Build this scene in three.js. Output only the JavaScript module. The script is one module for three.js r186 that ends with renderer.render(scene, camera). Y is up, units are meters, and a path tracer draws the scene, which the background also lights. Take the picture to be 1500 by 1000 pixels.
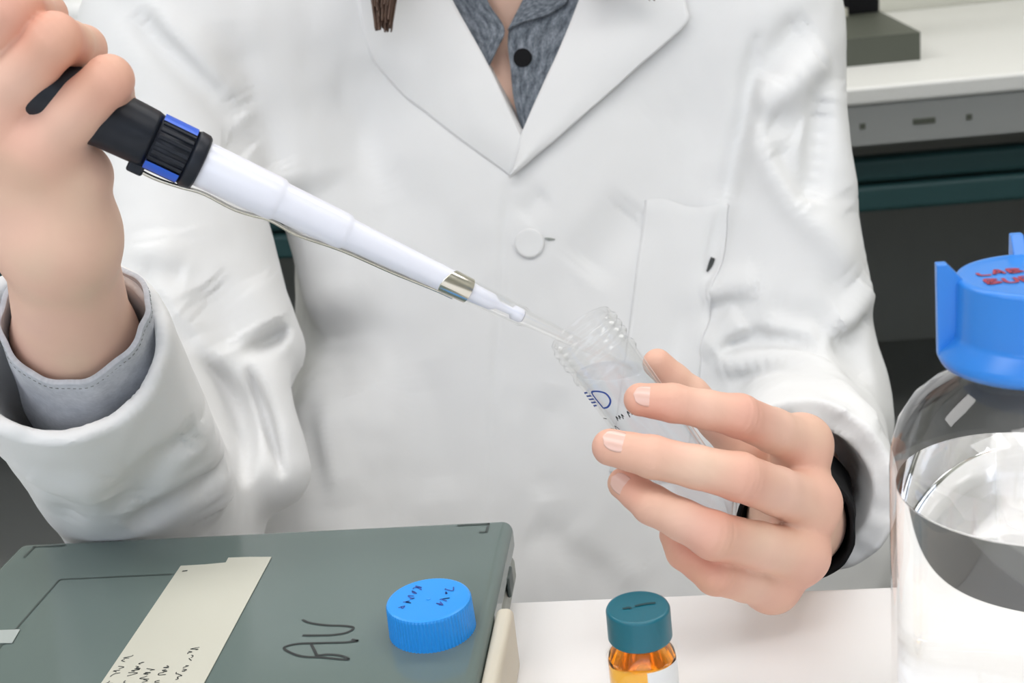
import * as THREE from 'three';
import { RoundedBoxGeometry } from 'three/addons/geometries/RoundedBoxGeometry.js';
import { mergeGeometries } from 'three/addons/utils/BufferGeometryUtils.js';
import { RectAreaLightUniformsLib } from 'three/addons/lights/RectAreaLightUniformsLib.js';
import { createNoise3D } from 'simplex-noise';

// ------------------------------------------------------------------ camera, light, exposure
RectAreaLightUniformsLib.init();
const scene = new THREE.Scene();
scene.background = new THREE.Color().setRGB(0.86, 0.94, 1.08);      // overcast daylight outside the window
scene.backgroundIntensity = 2.3;
const renderer = new THREE.WebGLRenderer({ antialias: true });
renderer.shadowMap.enabled = true;
renderer.toneMapping = THREE.LinearToneMapping;
renderer.toneMappingExposure = 1.0;
const camera = new THREE.PerspectiveCamera(31.048, 1.5, 0.02, 20);
camera.position.set(...[0.0000, 1.0450, 0.4982]);
camera.rotation.order = 'YXZ';
camera.rotation.set(THREE.MathUtils.degToRad(-18.5), THREE.MathUtils.degToRad(8), THREE.MathUtils.degToRad(-6.5));
camera.focus = 0.52;
camera.userData.fStop = 18;

const CEIL = 2.7, COATCELL = 0.0021, RINGTURN = 0, PRINTTURN = 0, INSETTURN = -0.5, RODTURN = -2.75;
const LAMPS = [[-1.3, 0.75], [0.15, 0.75], [1.6, 0.75], [-1.3, -1.05], [0.15, -1.05], [1.6, -1.05]];   // x, z of the ceiling panels
const LAMP_W = 1.2, LAMP_D = 0.6, LAMP_POWER = 4.3, LAMP_TINT = 0xfdfbfa;

// ------------------------------------------------------------------ helpers
let seed = 20241;
const rnd = () => { seed = (seed * 1664525 + 1013904223) >>> 0; return seed / 4294967296; };
const noise = createNoise3D(rnd);
const V3 = (a) => new THREE.Vector3(...a);
const sub = (a, b) => [a[0] - b[0], a[1] - b[1], a[2] - b[2]];
const add = (a, b, s = 1) => [a[0] + b[0] * s, a[1] + b[1] * s, a[2] + b[2] * s];
const dot = (a, b) => a[0] * b[0] + a[1] * b[1] + a[2] * b[2];
const len = (a) => Math.hypot(a[0], a[1], a[2]);
const unit = (a) => { const l = len(a) || 1; return [a[0] / l, a[1] / l, a[2] / l]; };
const cross = (a, b) => [a[1] * b[2] - a[2] * b[1], a[2] * b[0] - a[0] * b[2], a[0] * b[1] - a[1] * b[0]];
const mix = (a, b, t) => a.map((v, i) => v + (b[i] - v) * t);
const lerp = (a, b, t) => a + (b - a) * t;
const clamp = (v, a, b) => Math.min(b, Math.max(a, v));
const sstep = (a, b, v) => { const t = clamp((v - a) / (b - a), 0, 1); return t * t * (3 - 2 * t); };
const smin = (a, b, k) => { const h = Math.max(k - Math.abs(a - b), 0) / k; return Math.min(a, b) - h * h * k * 0.25; };
const smax = (a, b, k) => -smin(-a, -b, k);

function tag(o, label, category, group, kind) {
  o.userData.label = label;
  if (category) o.userData.category = category;
  if (group) o.userData.group = group;
  if (kind) o.userData.kind = kind;
  return o;
}
function obj(name, geometry, material, parent = scene) {
  const m = new THREE.Mesh(geometry, material);
  m.name = name; m.castShadow = true; m.receiveShadow = true;
  parent.add(m);
  return m;
}
function thing(name, label, category, pos = [0, 0, 0], group) {
  const o = new THREE.Group(); o.name = name; o.position.set(...pos); scene.add(o);
  return tag(o, label, category, group);
}
function struct(name, geometry, material, label, parent = scene) {
  const m = obj(name, geometry, material, parent);
  if (parent === scene) { m.userData.kind = 'structure'; if (label) m.userData.label = label; }
  return m;
}
function box(x0, x1, y0, y1, z0, z1, r = 0) {
  const g = r ? new RoundedBoxGeometry(x1 - x0, y1 - y0, z1 - z0, 4, r) : new THREE.BoxGeometry(x1 - x0, y1 - y0, z1 - z0);
  return g.translate((x0 + x1) / 2, (y0 + y1) / 2, (z0 + z1) / 2);
}
const lathe = (pts, n = 64) => new THREE.LatheGeometry(pts.map(([r, y]) => new THREE.Vector2(r, y)), n);
const merge = (list) => mergeGeometries(list.map((g) => {
  const q = g.index ? g.toNonIndexed() : g; for (const k of Object.keys(q.attributes)) if (!['position', 'normal', 'uv'].includes(k)) q.deleteAttribute(k); return q;
}));
function tube(pts, r, n = 40, m = 8) { return new THREE.TubeGeometry(new THREE.CatmullRomCurve3(pts.map(V3)), n, r, m); }
// a flat ink stroke: a ribbon through points [a, b] of a plane given by origin o and axes u, v
function ribbon(pts, w, o, u, v, lift) {
  const n = cross(u, v), c = new THREE.CatmullRomCurve3(pts.map(([a, b]) => new THREE.Vector3(a, b, 0))), N = Math.max(6, pts.length * 5), pos = [], idx = [];
  for (let i = 0; i <= N; i++) {
    const p = c.getPoint(i / N), t = c.getTangent(i / N);
    for (const s of [-1, 1]) {
      const a = p.x - t.y * w * 0.5 * s, b = p.y + t.x * w * 0.5 * s;
      pos.push(...add(add(add(o, u, a), v, b), n, lift));
    }
    if (i) idx.push(2 * i - 2, 2 * i, 2 * i - 1, 2 * i - 1, 2 * i, 2 * i + 1);
  }
  const g = new THREE.BufferGeometry();
  g.setAttribute('position', new THREE.Float32BufferAttribute(pos, 3));
  g.setAttribute('uv', new THREE.Float32BufferAttribute(new Float32Array(pos.length / 3 * 2), 2));
  g.setIndex(idx); g.computeVertexNormals();
  return g;
}
// tapered capsule between a and b
function cone(a, b, r1, r2) {
  const ba = sub(b, a), l2 = dot(ba, ba), rr = r1 - r2, a2 = l2 - rr * rr, il2 = 1 / l2;
  const [ax, ay, az] = a, [bx, by, bz] = ba;
  return (x, y, z) => {
    const px = x - ax, py = y - ay, pz = z - az, yy = px * bx + py * by + pz * bz, zz = yy - l2;
    const qx = px * l2 - bx * yy, qy = py * l2 - by * yy, qz = pz * l2 - bz * yy;
    const x2 = qx * qx + qy * qy + qz * qz, y2 = yy * yy * l2, z2 = zz * zz * l2, k = Math.sign(rr) * rr * rr * x2;
    if (Math.sign(zz) * a2 * z2 > k) return Math.sqrt(x2 + z2) * il2 - r2;
    if (Math.sign(yy) * a2 * y2 < k) return Math.sqrt(x2 + y2) * il2 - r1;
    return (Math.sqrt(x2 * a2 * il2) + yy * rr) * il2 - r1;
  };
}
// a chain of bones [[point, radius], ...], each bone a little slimmer in its middle
function chain(joints, waist = 0.94) {
  const c = [];
  for (let i = 0; i + 1 < joints.length; i++) {
    const [a, ra] = joints[i], [b, rb] = joints[i + 1], m = mix(a, b, 0.5), rm = (ra + rb) / 2 * waist;
    c.push(cone(a, m, ra, rm), cone(m, b, rm, rb));
  }
  return (x, y, z) => { let d = c[0](x, y, z); for (let i = 1; i < c.length; i++) d = smin(d, c[i](x, y, z), 0.002); return d; };
}
// surface of the field f = 0 on a grid of cells h between lo and hi
function skinOf(f, lo, hi, h, colour) {
  const n = [0, 1, 2].map((i) => Math.ceil((hi[i] - lo[i]) / h) + 1), [nx, ny, nz] = n, v = new Float32Array(nx * ny * nz), B = 6, R = B * h * 0.87 * 1.25 + 0.004;
  const at = (i, j, k) => i + nx * (j + ny * k);
  for (let k0 = 0; k0 < nz; k0 += B) for (let j0 = 0; j0 < ny; j0 += B) for (let i0 = 0; i0 < nx; i0 += B) {
    const c = f(lo[0] + (i0 + B / 2) * h, lo[1] + (j0 + B / 2) * h, lo[2] + (k0 + B / 2) * h), far = Math.abs(c) > R;
    for (let k = k0; k < Math.min(nz, k0 + B); k++) for (let j = j0; j < Math.min(ny, j0 + B); j++) for (let i = i0; i < Math.min(nx, i0 + B); i++)
      v[at(i, j, k)] = far ? c : f(lo[0] + i * h, lo[1] + j * h, lo[2] + k * h);
  }
  const id = new Int32Array(nx * ny * nz).fill(-1), pos = [], idx = [];
  const E = [[0, 1], [2, 3], [4, 5], [6, 7], [0, 2], [1, 3], [4, 6], [5, 7], [0, 4], [1, 5], [2, 6], [3, 7]];
  for (let k = 0; k + 1 < nz; k++) for (let j = 0; j + 1 < ny; j++) for (let i = 0; i + 1 < nx; i++) {
    const q = []; let neg = 0;
    for (let c = 0; c < 8; c++) { const w = v[at(i + (c & 1), j + (c >> 1 & 1), k + (c >> 2))]; q.push(w); if (w < 0) neg++; }
    if (!neg || neg === 8) continue;
    let sx = 0, sy = 0, sz = 0, m = 0;
    for (const [a, b] of E) if ((q[a] < 0) !== (q[b] < 0)) {
      const t = q[a] / (q[a] - q[b]);
      sx += lerp(a & 1, b & 1, t); sy += lerp(a >> 1 & 1, b >> 1 & 1, t); sz += lerp(a >> 2, b >> 2, t); m++;
    }
    let p = [lo[0] + (i + sx / m) * h, lo[1] + (j + sy / m) * h, lo[2] + (k + sz / m) * h];
    for (let s = 0; s < 2; s++) {
      const e = h * 0.35, d = f(...p), g = [f(p[0] + e, p[1], p[2]) - d, f(p[0], p[1] + e, p[2]) - d, f(p[0], p[1], p[2] + e) - d].map((w) => w / e), l = Math.max(0.25, dot(g, g));
      p = add(p, g, clamp(-d / l, -h * 0.5, h * 0.5) * 0.9);
    }
    id[at(i, j, k)] = pos.length / 3; pos.push(...p);
  }
  const quad = (a, b, c, d, flip) => { if (a < 0 || b < 0 || c < 0 || d < 0) return; if (flip) idx.push(a, c, b, a, d, c); else idx.push(a, b, c, a, c, d); };
  for (let k = 1; k + 1 < nz; k++) for (let j = 1; j + 1 < ny; j++) for (let i = 1; i + 1 < nx; i++) {
    const s = v[at(i, j, k)] < 0;
    if (s !== v[at(i + 1, j, k)] < 0) quad(id[at(i, j - 1, k - 1)], id[at(i, j, k - 1)], id[at(i, j, k)], id[at(i, j - 1, k)], !s);
    if (s !== v[at(i, j + 1, k)] < 0) quad(id[at(i - 1, j, k - 1)], id[at(i - 1, j, k)], id[at(i, j, k)], id[at(i, j, k - 1)], !s);
    if (s !== v[at(i, j, k + 1)] < 0) quad(id[at(i - 1, j - 1, k)], id[at(i, j - 1, k)], id[at(i, j, k)], id[at(i - 1, j, k)], !s);
  }
  const g = new THREE.BufferGeometry();
  g.setAttribute('position', new THREE.Float32BufferAttribute(pos, 3));
  if (colour) { const c = []; for (let i = 0; i < pos.length; i += 3) c.push(...colour(pos[i], pos[i + 1], pos[i + 2])); g.setAttribute('color', new THREE.Float32BufferAttribute(c, 3)); }
  g.setIndex(idx); g.computeVertexNormals();
  return g;
}
// grid sheet with thickness: at(u, v) gives the front, back(u, v) the rear
function sheet(front, back, nu, nv) {
  const pos = [], uv = [], idx = [], W = nu + 1, M = W * (nv + 1);
  for (const fn of [front, back]) for (let j = 0; j <= nv; j++) for (let i = 0; i <= nu; i++) { pos.push(...fn(i / nu, j / nv)); uv.push(i / nu, j / nv); }
  for (let j = 0; j < nv; j++) for (let i = 0; i < nu; i++) {
    const a = j * W + i, b = a + 1, c = a + W, d = c + 1;
    idx.push(a, b, d, a, d, c, M + a, M + d, M + b, M + a, M + c, M + d);
  }
  const rim = [];
  for (let i = 0; i < nu; i++) rim.push([i, i + 1], [nv * W + i + 1, nv * W + i]);
  for (let j = 0; j < nv; j++) rim.push([(j + 1) * W, j * W], [j * W + nu, (j + 1) * W + nu]);
  for (const [a, b] of rim) idx.push(a, M + a, M + b, a, M + b, b);
  const g = new THREE.BufferGeometry();
  g.setAttribute('position', new THREE.Float32BufferAttribute(pos, 3));
  g.setAttribute('uv', new THREE.Float32BufferAttribute(uv, 2));
  g.setIndex(idx); g.computeVertexNormals();
  return g;
}
// closest point of the level f = off, found along the field's gradient
function drape(p, f, off) {
  for (let s = 0; s < 6; s++) {
    const e = 0.002, d = f(...p) - off, g = [f(p[0] + e, p[1], p[2]) - f(p[0] - e, p[1], p[2]), f(p[0], p[1] + e, p[2]) - f(p[0], p[1] - e, p[2]), f(p[0], p[1], p[2] + e) - f(p[0], p[1], p[2] - e)].map((w) => w / (2 * e)), l = Math.max(0.3, dot(g, g));
    p = add(p, g, -d / l * 0.8);
  }
  return p;
}
function polyAt(pts, t) { const s = clamp(t, 0, 1) * (pts.length - 1), i = Math.min(pts.length - 2, Math.floor(s)); return mix(pts[i], pts[i + 1], s - i); }
const curveAt = (pts) => { const c = new THREE.CatmullRomCurve3(pts.map(V3)); return (t) => c.getPoint(t).toArray(); };

// ------------------------------------------------------------------ the lab coat as a field of distances
const SHOULDER_R = [-0.3298, 0.9943, -0.3541], ELBOW_R = [-0.3170, 0.7195, -0.1513], CUFF_R = [-0.2542, 0.9005, 0.0343], WRIST_R = [-0.2285, 0.9536, 0.0660];
const SHOULDER_L = [0.0735, 0.9619, -0.4105], ELBOW_L = [0.0857, 0.7114, -0.2850], CUFF_L = [0.0584, 0.7726, -0.0569], WRIST_L = [0.0498, 0.7694, -0.0280];
const TORSO_LOW = [-0.100, 0.57, -0.335], TORSO_TOP = [-0.098, 0.905, -0.432], NECK = [-0.098, 1.02, -0.44];
const STRETCH = 1.68;
const torsoCone = (() => { const q = (p) => [(p[0] + 0.0895) / STRETCH, p[1], p[2]], c = cone(q(TORSO_LOW), q(TORSO_TOP), 0.125, 0.108); return (x, y, z) => c((x + 0.0895) / STRETCH, y, z); })();
const yokeR = cone(NECK, SHOULDER_R, 0.06, 0.05), yokeL = cone(NECK, SHOULDER_L, 0.06, 0.05);
const lapR = cone([-0.22, 0.53, -0.34], [-0.21, 0.55, -0.02], 0.085, 0.075), lapL = cone([0.03, 0.53, -0.34], [0.03, 0.55, -0.02], 0.090, 0.08);
const upperR = cone(SHOULDER_R, ELBOW_R, 0.05, 0.05), bagR = cone([-0.3100, 0.8822, -0.2871], [-0.2783, 0.8036, -0.2330], 0.036, 0.040);
const bagLowR = cone([-0.2565, 0.7889, -0.1939], [-0.2511, 0.7462, -0.1695], 0.016, 0.024);
const foreR = cone(ELBOW_R, add(CUFF_R, unit(sub(CUFF_R, ELBOW_R)), 0.05), 0.052, 0.043);
const upperL = cone(SHOULDER_L, ELBOW_L, 0.05, 0.048);
const foreL = cone(ELBOW_L, add(CUFF_L, unit(sub(CUFF_L, ELBOW_L)), 0.05), 0.047, 0.042);
const CUTS = [[CUFF_R, unit(sub(CUFF_R, ELBOW_R))], [CUFF_L, unit(add(unit(sub(CUFF_L, ELBOW_L)), [-0.42, 0.12, 0]))]];
const flankR = cone([-0.2552, 0.9395, -0.3621], [-0.2317, 0.8183, -0.3191], 0.030, 0.028), hipR = cone([-0.2409, 0.7224, -0.2748], [-0.2619, 0.6294, -0.2404], 0.03, 0.055), flankL = cone([0.0512, 0.8359, -0.3968], [0.0515, 0.6181, -0.2806], 0.055, 0.085);
function torsoField(x, y, z) {
  let d = smin(torsoCone(x, y, z), smin(yokeR(x, y, z), yokeL(x, y, z), 0.02), 0.06);
  d = smin(d, smin(lapR(x, y, z), lapL(x, y, z), 0.03), 0.05);
  d = smin(smin(smin(d, flankR(x, y, z), 0.03), hipR(x, y, z), 0.06), flankL(x, y, z), 0.035);
  return d;
}
function coatBase(x, y, z) {
  const d = torsoField(x, y, z), k = lerp(0.006, 0.075, sstep(0.865, 0.905, y));
  const [c1, n1] = CUTS[0], [c2, n2] = CUTS[1];
  const hem = 0.0016 * noise(x * 55, y * 55, z * 55);
  const fr = smax(foreR(x, y, z), (x - c1[0]) * n1[0] + (y - c1[1]) * n1[1] + (z - c1[2]) * n1[2] + hem, 0.004);
  const fl = smax(foreL(x, y, z), (x - c2[0]) * n2[0] + (y - c2[1]) * n2[1] + (z - c2[2]) * n2[2] + hem, 0.004);
  const r = smin(smin(smin(upperR(x, y, z), bagR(x, y, z), 0.03), bagLowR(x, y, z), 0.02), fr, 0.025), l = smin(upperL(x, y, z), fl, 0.03);
  return smin(smin(d, r, k), l, 0.03);
}
// folds pressed into the cloth: a polyline on the coat, a width and a height (below zero a valley)
const FOLDS = [
  // sleeve of the pipetting arm
  [[[-0.3334, 1.0233, -0.2908], [-0.3158, 1.0009, -0.2811], [-0.2934, 0.9729, -0.2800], [-0.2718, 0.9394, -0.2893]], 0.009, -0.011], [[[-0.3288, 1.0270, -0.2929], [-0.3028, 0.9993, -0.2848], [-0.2827, 0.9709, -0.2879], [-0.2728, 0.9516, -0.2921]], 0.011, 0.005], [[[-0.2741, 1.0119, -0.3060], [-0.2714, 0.9772, -0.2995], [-0.2668, 0.9413, -0.2967], [-0.2614, 0.9166, -0.2922], [-0.2574, 0.9029, -0.2898]], 0.013, -0.006], [[[-0.2715, 0.9556, -0.2947], [-0.2703, 0.9339, -0.2887], [-0.2627, 0.9029, -0.2807]], 0.008, 0.004], [[[-0.2822, 0.9355, -0.2732], [-0.2735, 0.9300, -0.2817], [-0.2684, 0.9231, -0.2852]], 0.008, -0.005],
 [[[-0.2248, 0.8435, -0.0119], [-0.2337, 0.8345, 0.0104], [-0.2493, 0.8187, 0.0092], [-0.2641, 0.8008, -0.0026]], 0.0075, -0.009], [[[-0.2404, 0.7970, -0.0743], [-0.2408, 0.7988, -0.0355], [-0.2500, 0.7969, -0.0188], [-0.2715, 0.7898, -0.0119]], 0.0075, -0.011],
  [[[-0.3234, 0.8724, -0.2017], [-0.3065, 0.8502, -0.1884], [-0.2915, 0.8263, -0.1783], [-0.2783, 0.8044, -0.1753], [-0.2601, 0.7695, -0.1408]], 0.005, -0.005], [[[-0.3229, 0.8720, -0.2014], [-0.3077, 0.8683, -0.2013], [-0.2943, 0.8630, -0.2037]], 0.007, -0.005], [[[-0.2904, 0.8586, -0.2027], [-0.2777, 0.8388, -0.1967], [-0.2677, 0.8181, -0.1903]], 0.012, -0.007],
  [[[-0.2221, 0.8577, 0.0070], [-0.2384, 0.7987, -0.0563], [-0.2503, 0.7605, -0.0866]], 0.010, 0.006], [[[-0.2842, 0.8499, 0.0184], [-0.2671, 0.8336, 0.0215], [-0.2427, 0.8338, 0.0180]], 0.012, 0.004], [[[-0.2953, 0.8656, 0.0146], [-0.2820, 0.8381, 0.0220], [-0.2864, 0.8040, 0.0017]], 0.009, 0.004], [[[-0.2931, 0.8538, 0.0183], [-0.2815, 0.8236, 0.0202], [-0.2976, 0.7947, -0.0101]], 0.007, -0.005],
  [[[-0.2389, 0.8653, 0.0068], [-0.2305, 0.8557, 0.0089], [-0.2241, 0.8468, 0.0006]], 0.007, 0.004], [[[-0.3137, 0.8945, -0.2192], [-0.3092, 0.8613, -0.1958], [-0.2923, 0.8300, -0.1803]], 0.016, 0.006], [[[-0.2625, 0.8563, -0.2306], [-0.2511, 0.8345, -0.2248], [-0.2473, 0.8249, -0.2184]], 0.010, 0.003],
  [[[-0.2664, 0.8436, 0.0180], [-0.2626, 0.8331, 0.0210], [-0.2647, 0.8161, 0.0139]], 0.006, 0.003], [[[-0.2432, 0.8484, 0.0131], [-0.2501, 0.8375, 0.0177], [-0.2578, 0.8203, 0.0163]], 0.006, -0.004],
  // front of the coat
  [[[-0.1908, 0.9781, -0.3425], [-0.1976, 0.9186, -0.3398], [-0.1870, 0.8735, -0.3207]], 0.016, -0.003], [[[-0.2354, 0.8667, -0.3058], [-0.2344, 0.7958, -0.2955], [-0.2270, 0.7423, -0.2502]], 0.018, -0.004], [[[-0.2610, 0.7618, -0.3100], [-0.2362, 0.7354, -0.2445], [-0.2241, 0.6893, -0.2232]], 0.012, 0.004], [[[-0.2409, 0.8040, -0.2178], [-0.2484, 0.7434, -0.2510], [-0.2375, 0.6961, -0.2212]], 0.008, -0.004],
  [[[-0.1081, 0.6663, -0.2357], [-0.0816, 0.6518, -0.2313], [-0.0464, 0.6220, -0.2210]], 0.014, -0.004], [[[-0.0806, 0.6647, -0.2358], [-0.0593, 0.6456, -0.2312], [-0.0313, 0.6239, -0.2165]], 0.013, 0.003], [[[-0.1931, 0.8960, -0.3307], [-0.1555, 0.8596, -0.3077], [-0.1296, 0.8192, -0.2898]], 0.02, -0.003],
  [[[-0.0163, 0.8627, -0.3151], [-0.0383, 0.8419, -0.3020], [-0.0604, 0.8185, -0.2903]], 0.018, -0.006], [[[-0.0781, 0.8764, -0.3086], [-0.0985, 0.8608, -0.3026]], 0.008, -0.0025], [[[0.0063, 0.7971, -0.2965], [-0.0036, 0.7560, -0.2774]], 0.008, -0.003], [[[0.0395, 0.8571, -0.3165], [0.0284, 0.8215, -0.3049], [0.0230, 0.8027, -0.2977]], 0.006, -0.005],
  [[[-0.1717, 0.7759, -0.2822], [-0.1655, 0.7235, -0.2614], [-0.1639, 0.6796, -0.2458]], 0.02, -0.003], [[[-0.1036, 0.8864, -0.3114], [-0.1081, 0.8572, -0.3015], [-0.1132, 0.8184, -0.2883], [-0.1224, 0.7579, -0.2680], [-0.1315, 0.6972, -0.2478], [-0.1395, 0.6535, -0.2338]], 0.0035, -0.0018], [[[-0.0786, 0.7554, -0.2669], [-0.0954, 0.7133, -0.2518], [-0.0933, 0.6786, -0.2399]], 0.012, -0.003],
  // sleeve of the arm that holds the tube
  [[[0.0656, 0.9572, -0.3452], [0.0579, 0.9211, -0.3358], [0.0433, 0.8724, -0.3217], [0.0385, 0.8554, -0.3162]], 0.007, -0.008], [[[0.1151, 0.9462, -0.3615], [0.0825, 0.9255, -0.3358], [0.0588, 0.9155, -0.3335]], 0.011, 0.010], [[[0.1044, 0.9697, -0.3597], [0.0797, 0.9493, -0.3434], [0.0673, 0.9312, -0.3373]], 0.010, -0.008], [[[0.0678, 0.9078, -0.3282], [0.0804, 0.9005, -0.3244], [0.0911, 0.8951, -0.3238]], 0.012, -0.005],
  [[[0.0586, 0.9125, -0.3324], [0.0702, 0.8847, -0.3171], [0.0874, 0.8545, -0.3024], [0.1076, 0.8267, -0.2968], [0.1258, 0.7988, -0.3045]], 0.012, 0.011], [[[0.0720, 0.8950, -0.3218], [0.0824, 0.8734, -0.3111], [0.0938, 0.8516, -0.3025]], 0.008, -0.010], [[[0.1080, 0.9217, -0.3464], [0.0997, 0.8835, -0.3214], [0.0929, 0.8517, -0.3023]], 0.008, -0.012], [[[0.1175, 0.9282, -0.3594], [0.1205, 0.8886, -0.3460], [0.1255, 0.8363, -0.3265]], 0.014, 0.004],
  [[[0.1099, 0.7821, -0.2746], [0.1121, 0.7647, -0.2574], [0.1030, 0.7750, -0.1728]], 0.009, -0.005], [[[0.0855, 0.7894, -0.1547], [0.0873, 0.8007, -0.0866], [0.0961, 0.7932, -0.0708]], 0.009, 0.006], [[[0.0777, 0.8090, -0.0721], [0.0829, 0.7990, -0.0527], [0.0868, 0.7845, -0.0451]], 0.008, -0.002], [[[0.0334, 0.8010, -0.2926], [0.0714, 0.7968, -0.2742], [0.1066, 0.7948, -0.2794]], 0.012, 0.004],
  [[[0.0165, 0.7998, -0.2977], [0.0381, 0.8054, -0.2925], [0.0597, 0.8088, -0.2835]], 0.010, 0.009], [[[0.0172, 0.7915, -0.2935], [0.0396, 0.7974, -0.2875], [0.0613, 0.8019, -0.2796]], 0.009, -0.005], [[[0.1280, 0.7979, -0.3101], [0.1182, 0.7873, -0.2856], [0.0974, 0.7778, -0.2627]], 0.012, 0.010], [[[0.1253, 0.7838, -0.2948], [0.1160, 0.7728, -0.2732], [0.0977, 0.7688, -0.2363]], 0.008, -0.006],
  [[[0.0233, 0.7583, -0.2726], [0.0471, 0.7649, -0.2603], [0.0725, 0.7723, -0.2365], [0.0916, 0.7813, -0.1826]], 0.007, 0.010], [[[0.0296, 0.7475, -0.2594], [0.0461, 0.7591, -0.2510], [0.0674, 0.7843, -0.1871], [0.0804, 0.7953, -0.1352]], 0.006, -0.003], [[[0.0257, 0.7658, -0.2765], [0.0427, 0.7738, -0.2721], [0.0745, 0.7749, -0.2545], [0.0895, 0.7716, -0.2364]], 0.006, -0.009],
  [[[0.0139, 0.7617, -0.2783], [0.0351, 0.7792, -0.2801], [0.0466, 0.7890, -0.2796]], 0.009, 0.009], [[[0.0985, 0.7763, -0.2614], [0.1121, 0.7634, -0.2546], [0.1190, 0.7518, -0.2411]], 0.006, -0.005], [[[0.0589, 0.7986, -0.2788], [0.0794, 0.7905, -0.2701], [0.1010, 0.7861, -0.2716]], 0.012, -0.004], [[[0.0536, 0.7863, -0.2747], [0.0741, 0.7814, -0.2637], [0.0930, 0.7785, -0.2615]], 0.009, 0.004],
];
const foldSegs = [];
for (const [pts, w, amp] of FOLDS) {
  const fine = pts.length > 2 ? new THREE.CatmullRomCurve3(pts.map(V3)).getPoints(pts.length * 3).map((p) => p.toArray()) : [pts[0], mix(pts[0], pts[1], 0.5), pts[1]];
  const lo = [0, 1, 2].map((i) => Math.min(...fine.map((p) => p[i])) - w * (i === 2 ? 5 : 2.6)), hi = [0, 1, 2].map((i) => Math.max(...fine.map((p) => p[i])) + w * (i === 2 ? 5 : 2.6));
  foldSegs.push({ fine, w, amp, lo, hi });
}
function folds(x, y, z) {
  let s = 0;
  for (const { fine, w, amp, lo, hi } of foldSegs) {
    if (x < lo[0] || x > hi[0] || y < lo[1] || y > hi[1] || z < lo[2] || z > hi[2]) continue;
    let best = 1e9, bt = 0; const n = fine.length - 1;
    for (let i = 0; i < n; i++) {
      const a = fine[i], b = fine[i + 1], bx = b[0] - a[0], by = b[1] - a[1], bz = b[2] - a[2], px = x - a[0], py = y - a[1], pz = z - a[2];
      const t = clamp((px * bx + py * by + pz * bz) / (bx * bx + by * by + bz * bz + 1e-12), 0, 1), ex = px - bx * t, ey = py - by * t, ez = (pz - bz * t) * 0.5, d = ex * ex + ey * ey + ez * ez;
      if (d < best) { best = d; bt = (i + t) / n; }
    }
    s += amp * Math.exp(-best / (w * w)) * Math.min(1, Math.sin(Math.PI * clamp(bt, 0.03, 0.97)) * 1.6);
  }
  return s;
}
// deep creases: a polyline on the coat, half width, depth, and the direction the fold runs into the cloth
const CREASES = [
  [[[-0.2441, 0.8208, -0.2205], [-0.2492, 0.8187, -0.2090], [-0.2615, 0.8176, -0.1941]], 0.0055, 0.022, [-0.3179, -0.2858, -0.9040]],
  [[[-0.2846, 0.8189, -0.1779], [-0.2737, 0.8046, -0.1785], [-0.2650, 0.7872, -0.1713], [-0.2587, 0.7711, -0.1558], [-0.2552, 0.7584, -0.1348]], 0.0080, 0.022, [-0.3475, -0.3570, -0.8671]], [[[-0.2588, 0.8062, -0.1845], [-0.2489, 0.7843, -0.1705], [-0.2382, 0.7542, -0.1508]], 0.0042, 0.020, [-0.3269, -0.3459, -0.8795]],
  [[[0.0656, 0.9572, -0.3452], [0.0579, 0.9211, -0.3358], [0.0433, 0.8724, -0.3217], [0.0385, 0.8554, -0.3162]], 0.0030, 0.007, [0.0648, -0.1646, -0.9842]],
].map(([pts, w, deep, into]) => {
  const fine = new THREE.CatmullRomCurve3(pts.map(V3)).getPoints(pts.length * 12).map((p) => p.toArray()), pad = Math.max(w, deep) + 0.012;
  return { fine, w, deep, into, lo: [0, 1, 2].map((i) => Math.min(...fine.map((p) => p[i])) - pad), hi: [0, 1, 2].map((i) => Math.max(...fine.map((p) => p[i])) + pad) };
});
function creased(d0, x, y, z) {
  let d = d0;
  for (const { fine, w, deep, into, lo, hi } of CREASES) {
    if (x < lo[0] || x > hi[0] || y < lo[1] || y > hi[1] || z < lo[2] || z > hi[2]) continue;
    let best = 1e9; const n = fine.length - 1;
    for (let i = 0; i < n; i++) {
      const a = fine[i], b = fine[i + 1], bx = b[0] - a[0], by = b[1] - a[1], bz = b[2] - a[2], px = x - a[0], py = y - a[1], pz = z - a[2];
      const ba = bx * into[0] + by * into[1] + bz * into[2], pa = px * into[0] + py * into[1] + pz * into[2];
      const t = clamp((px * bx + py * by + pz * bz - pa * ba) / (bx * bx + by * by + bz * bz - ba * ba + 1e-12), 0, 1), ex = px - bx * t, ey = py - by * t, ez = pz - bz * t;
      const al = ex * into[0] + ey * into[1] + ez * into[2], l2 = Math.max(0, ex * ex + ey * ey + ez * ez - al * al), s = (i + t) / n, q = Math.pow(Math.max(0.02, Math.sin(Math.PI * s)), 0.5), ww = w * q;
      const v = (Math.sqrt(l2 / (ww * ww) + al * al / (deep * deep * q * q)) - 1) * ww;
      if (v < best) best = v;
    }
    d = smax(d, -best, 0.008);
  }
  return d;
}
const wrinkle = (x, y, z) => 0.0010 * noise(x * 14, y * 9, z * 14) + 0.0004 * noise(x * 45 + 7, y * 30, z * 45);
function coatOuter(x, y, z) { const d = coatBase(x, y, z); return Math.abs(d) < 0.05 ? creased(d - folds(x, y, z) - wrinkle(x, y, z), x, y, z) : d; }
// hollow sleeves: the inside of each cuff
const dirR = CUTS[0][1], dirL = unit(sub(CUFF_L, ELBOW_L));
const hollowR = cone(add(CUFF_R, dirR, -0.10), add(CUFF_R, dirR, 0.06), 0.031, 0.0412), hollowL = cone(add(CUFF_L, dirL, -0.055), add(CUFF_L, dirL, 0.06), 0.022, 0.0365);
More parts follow.
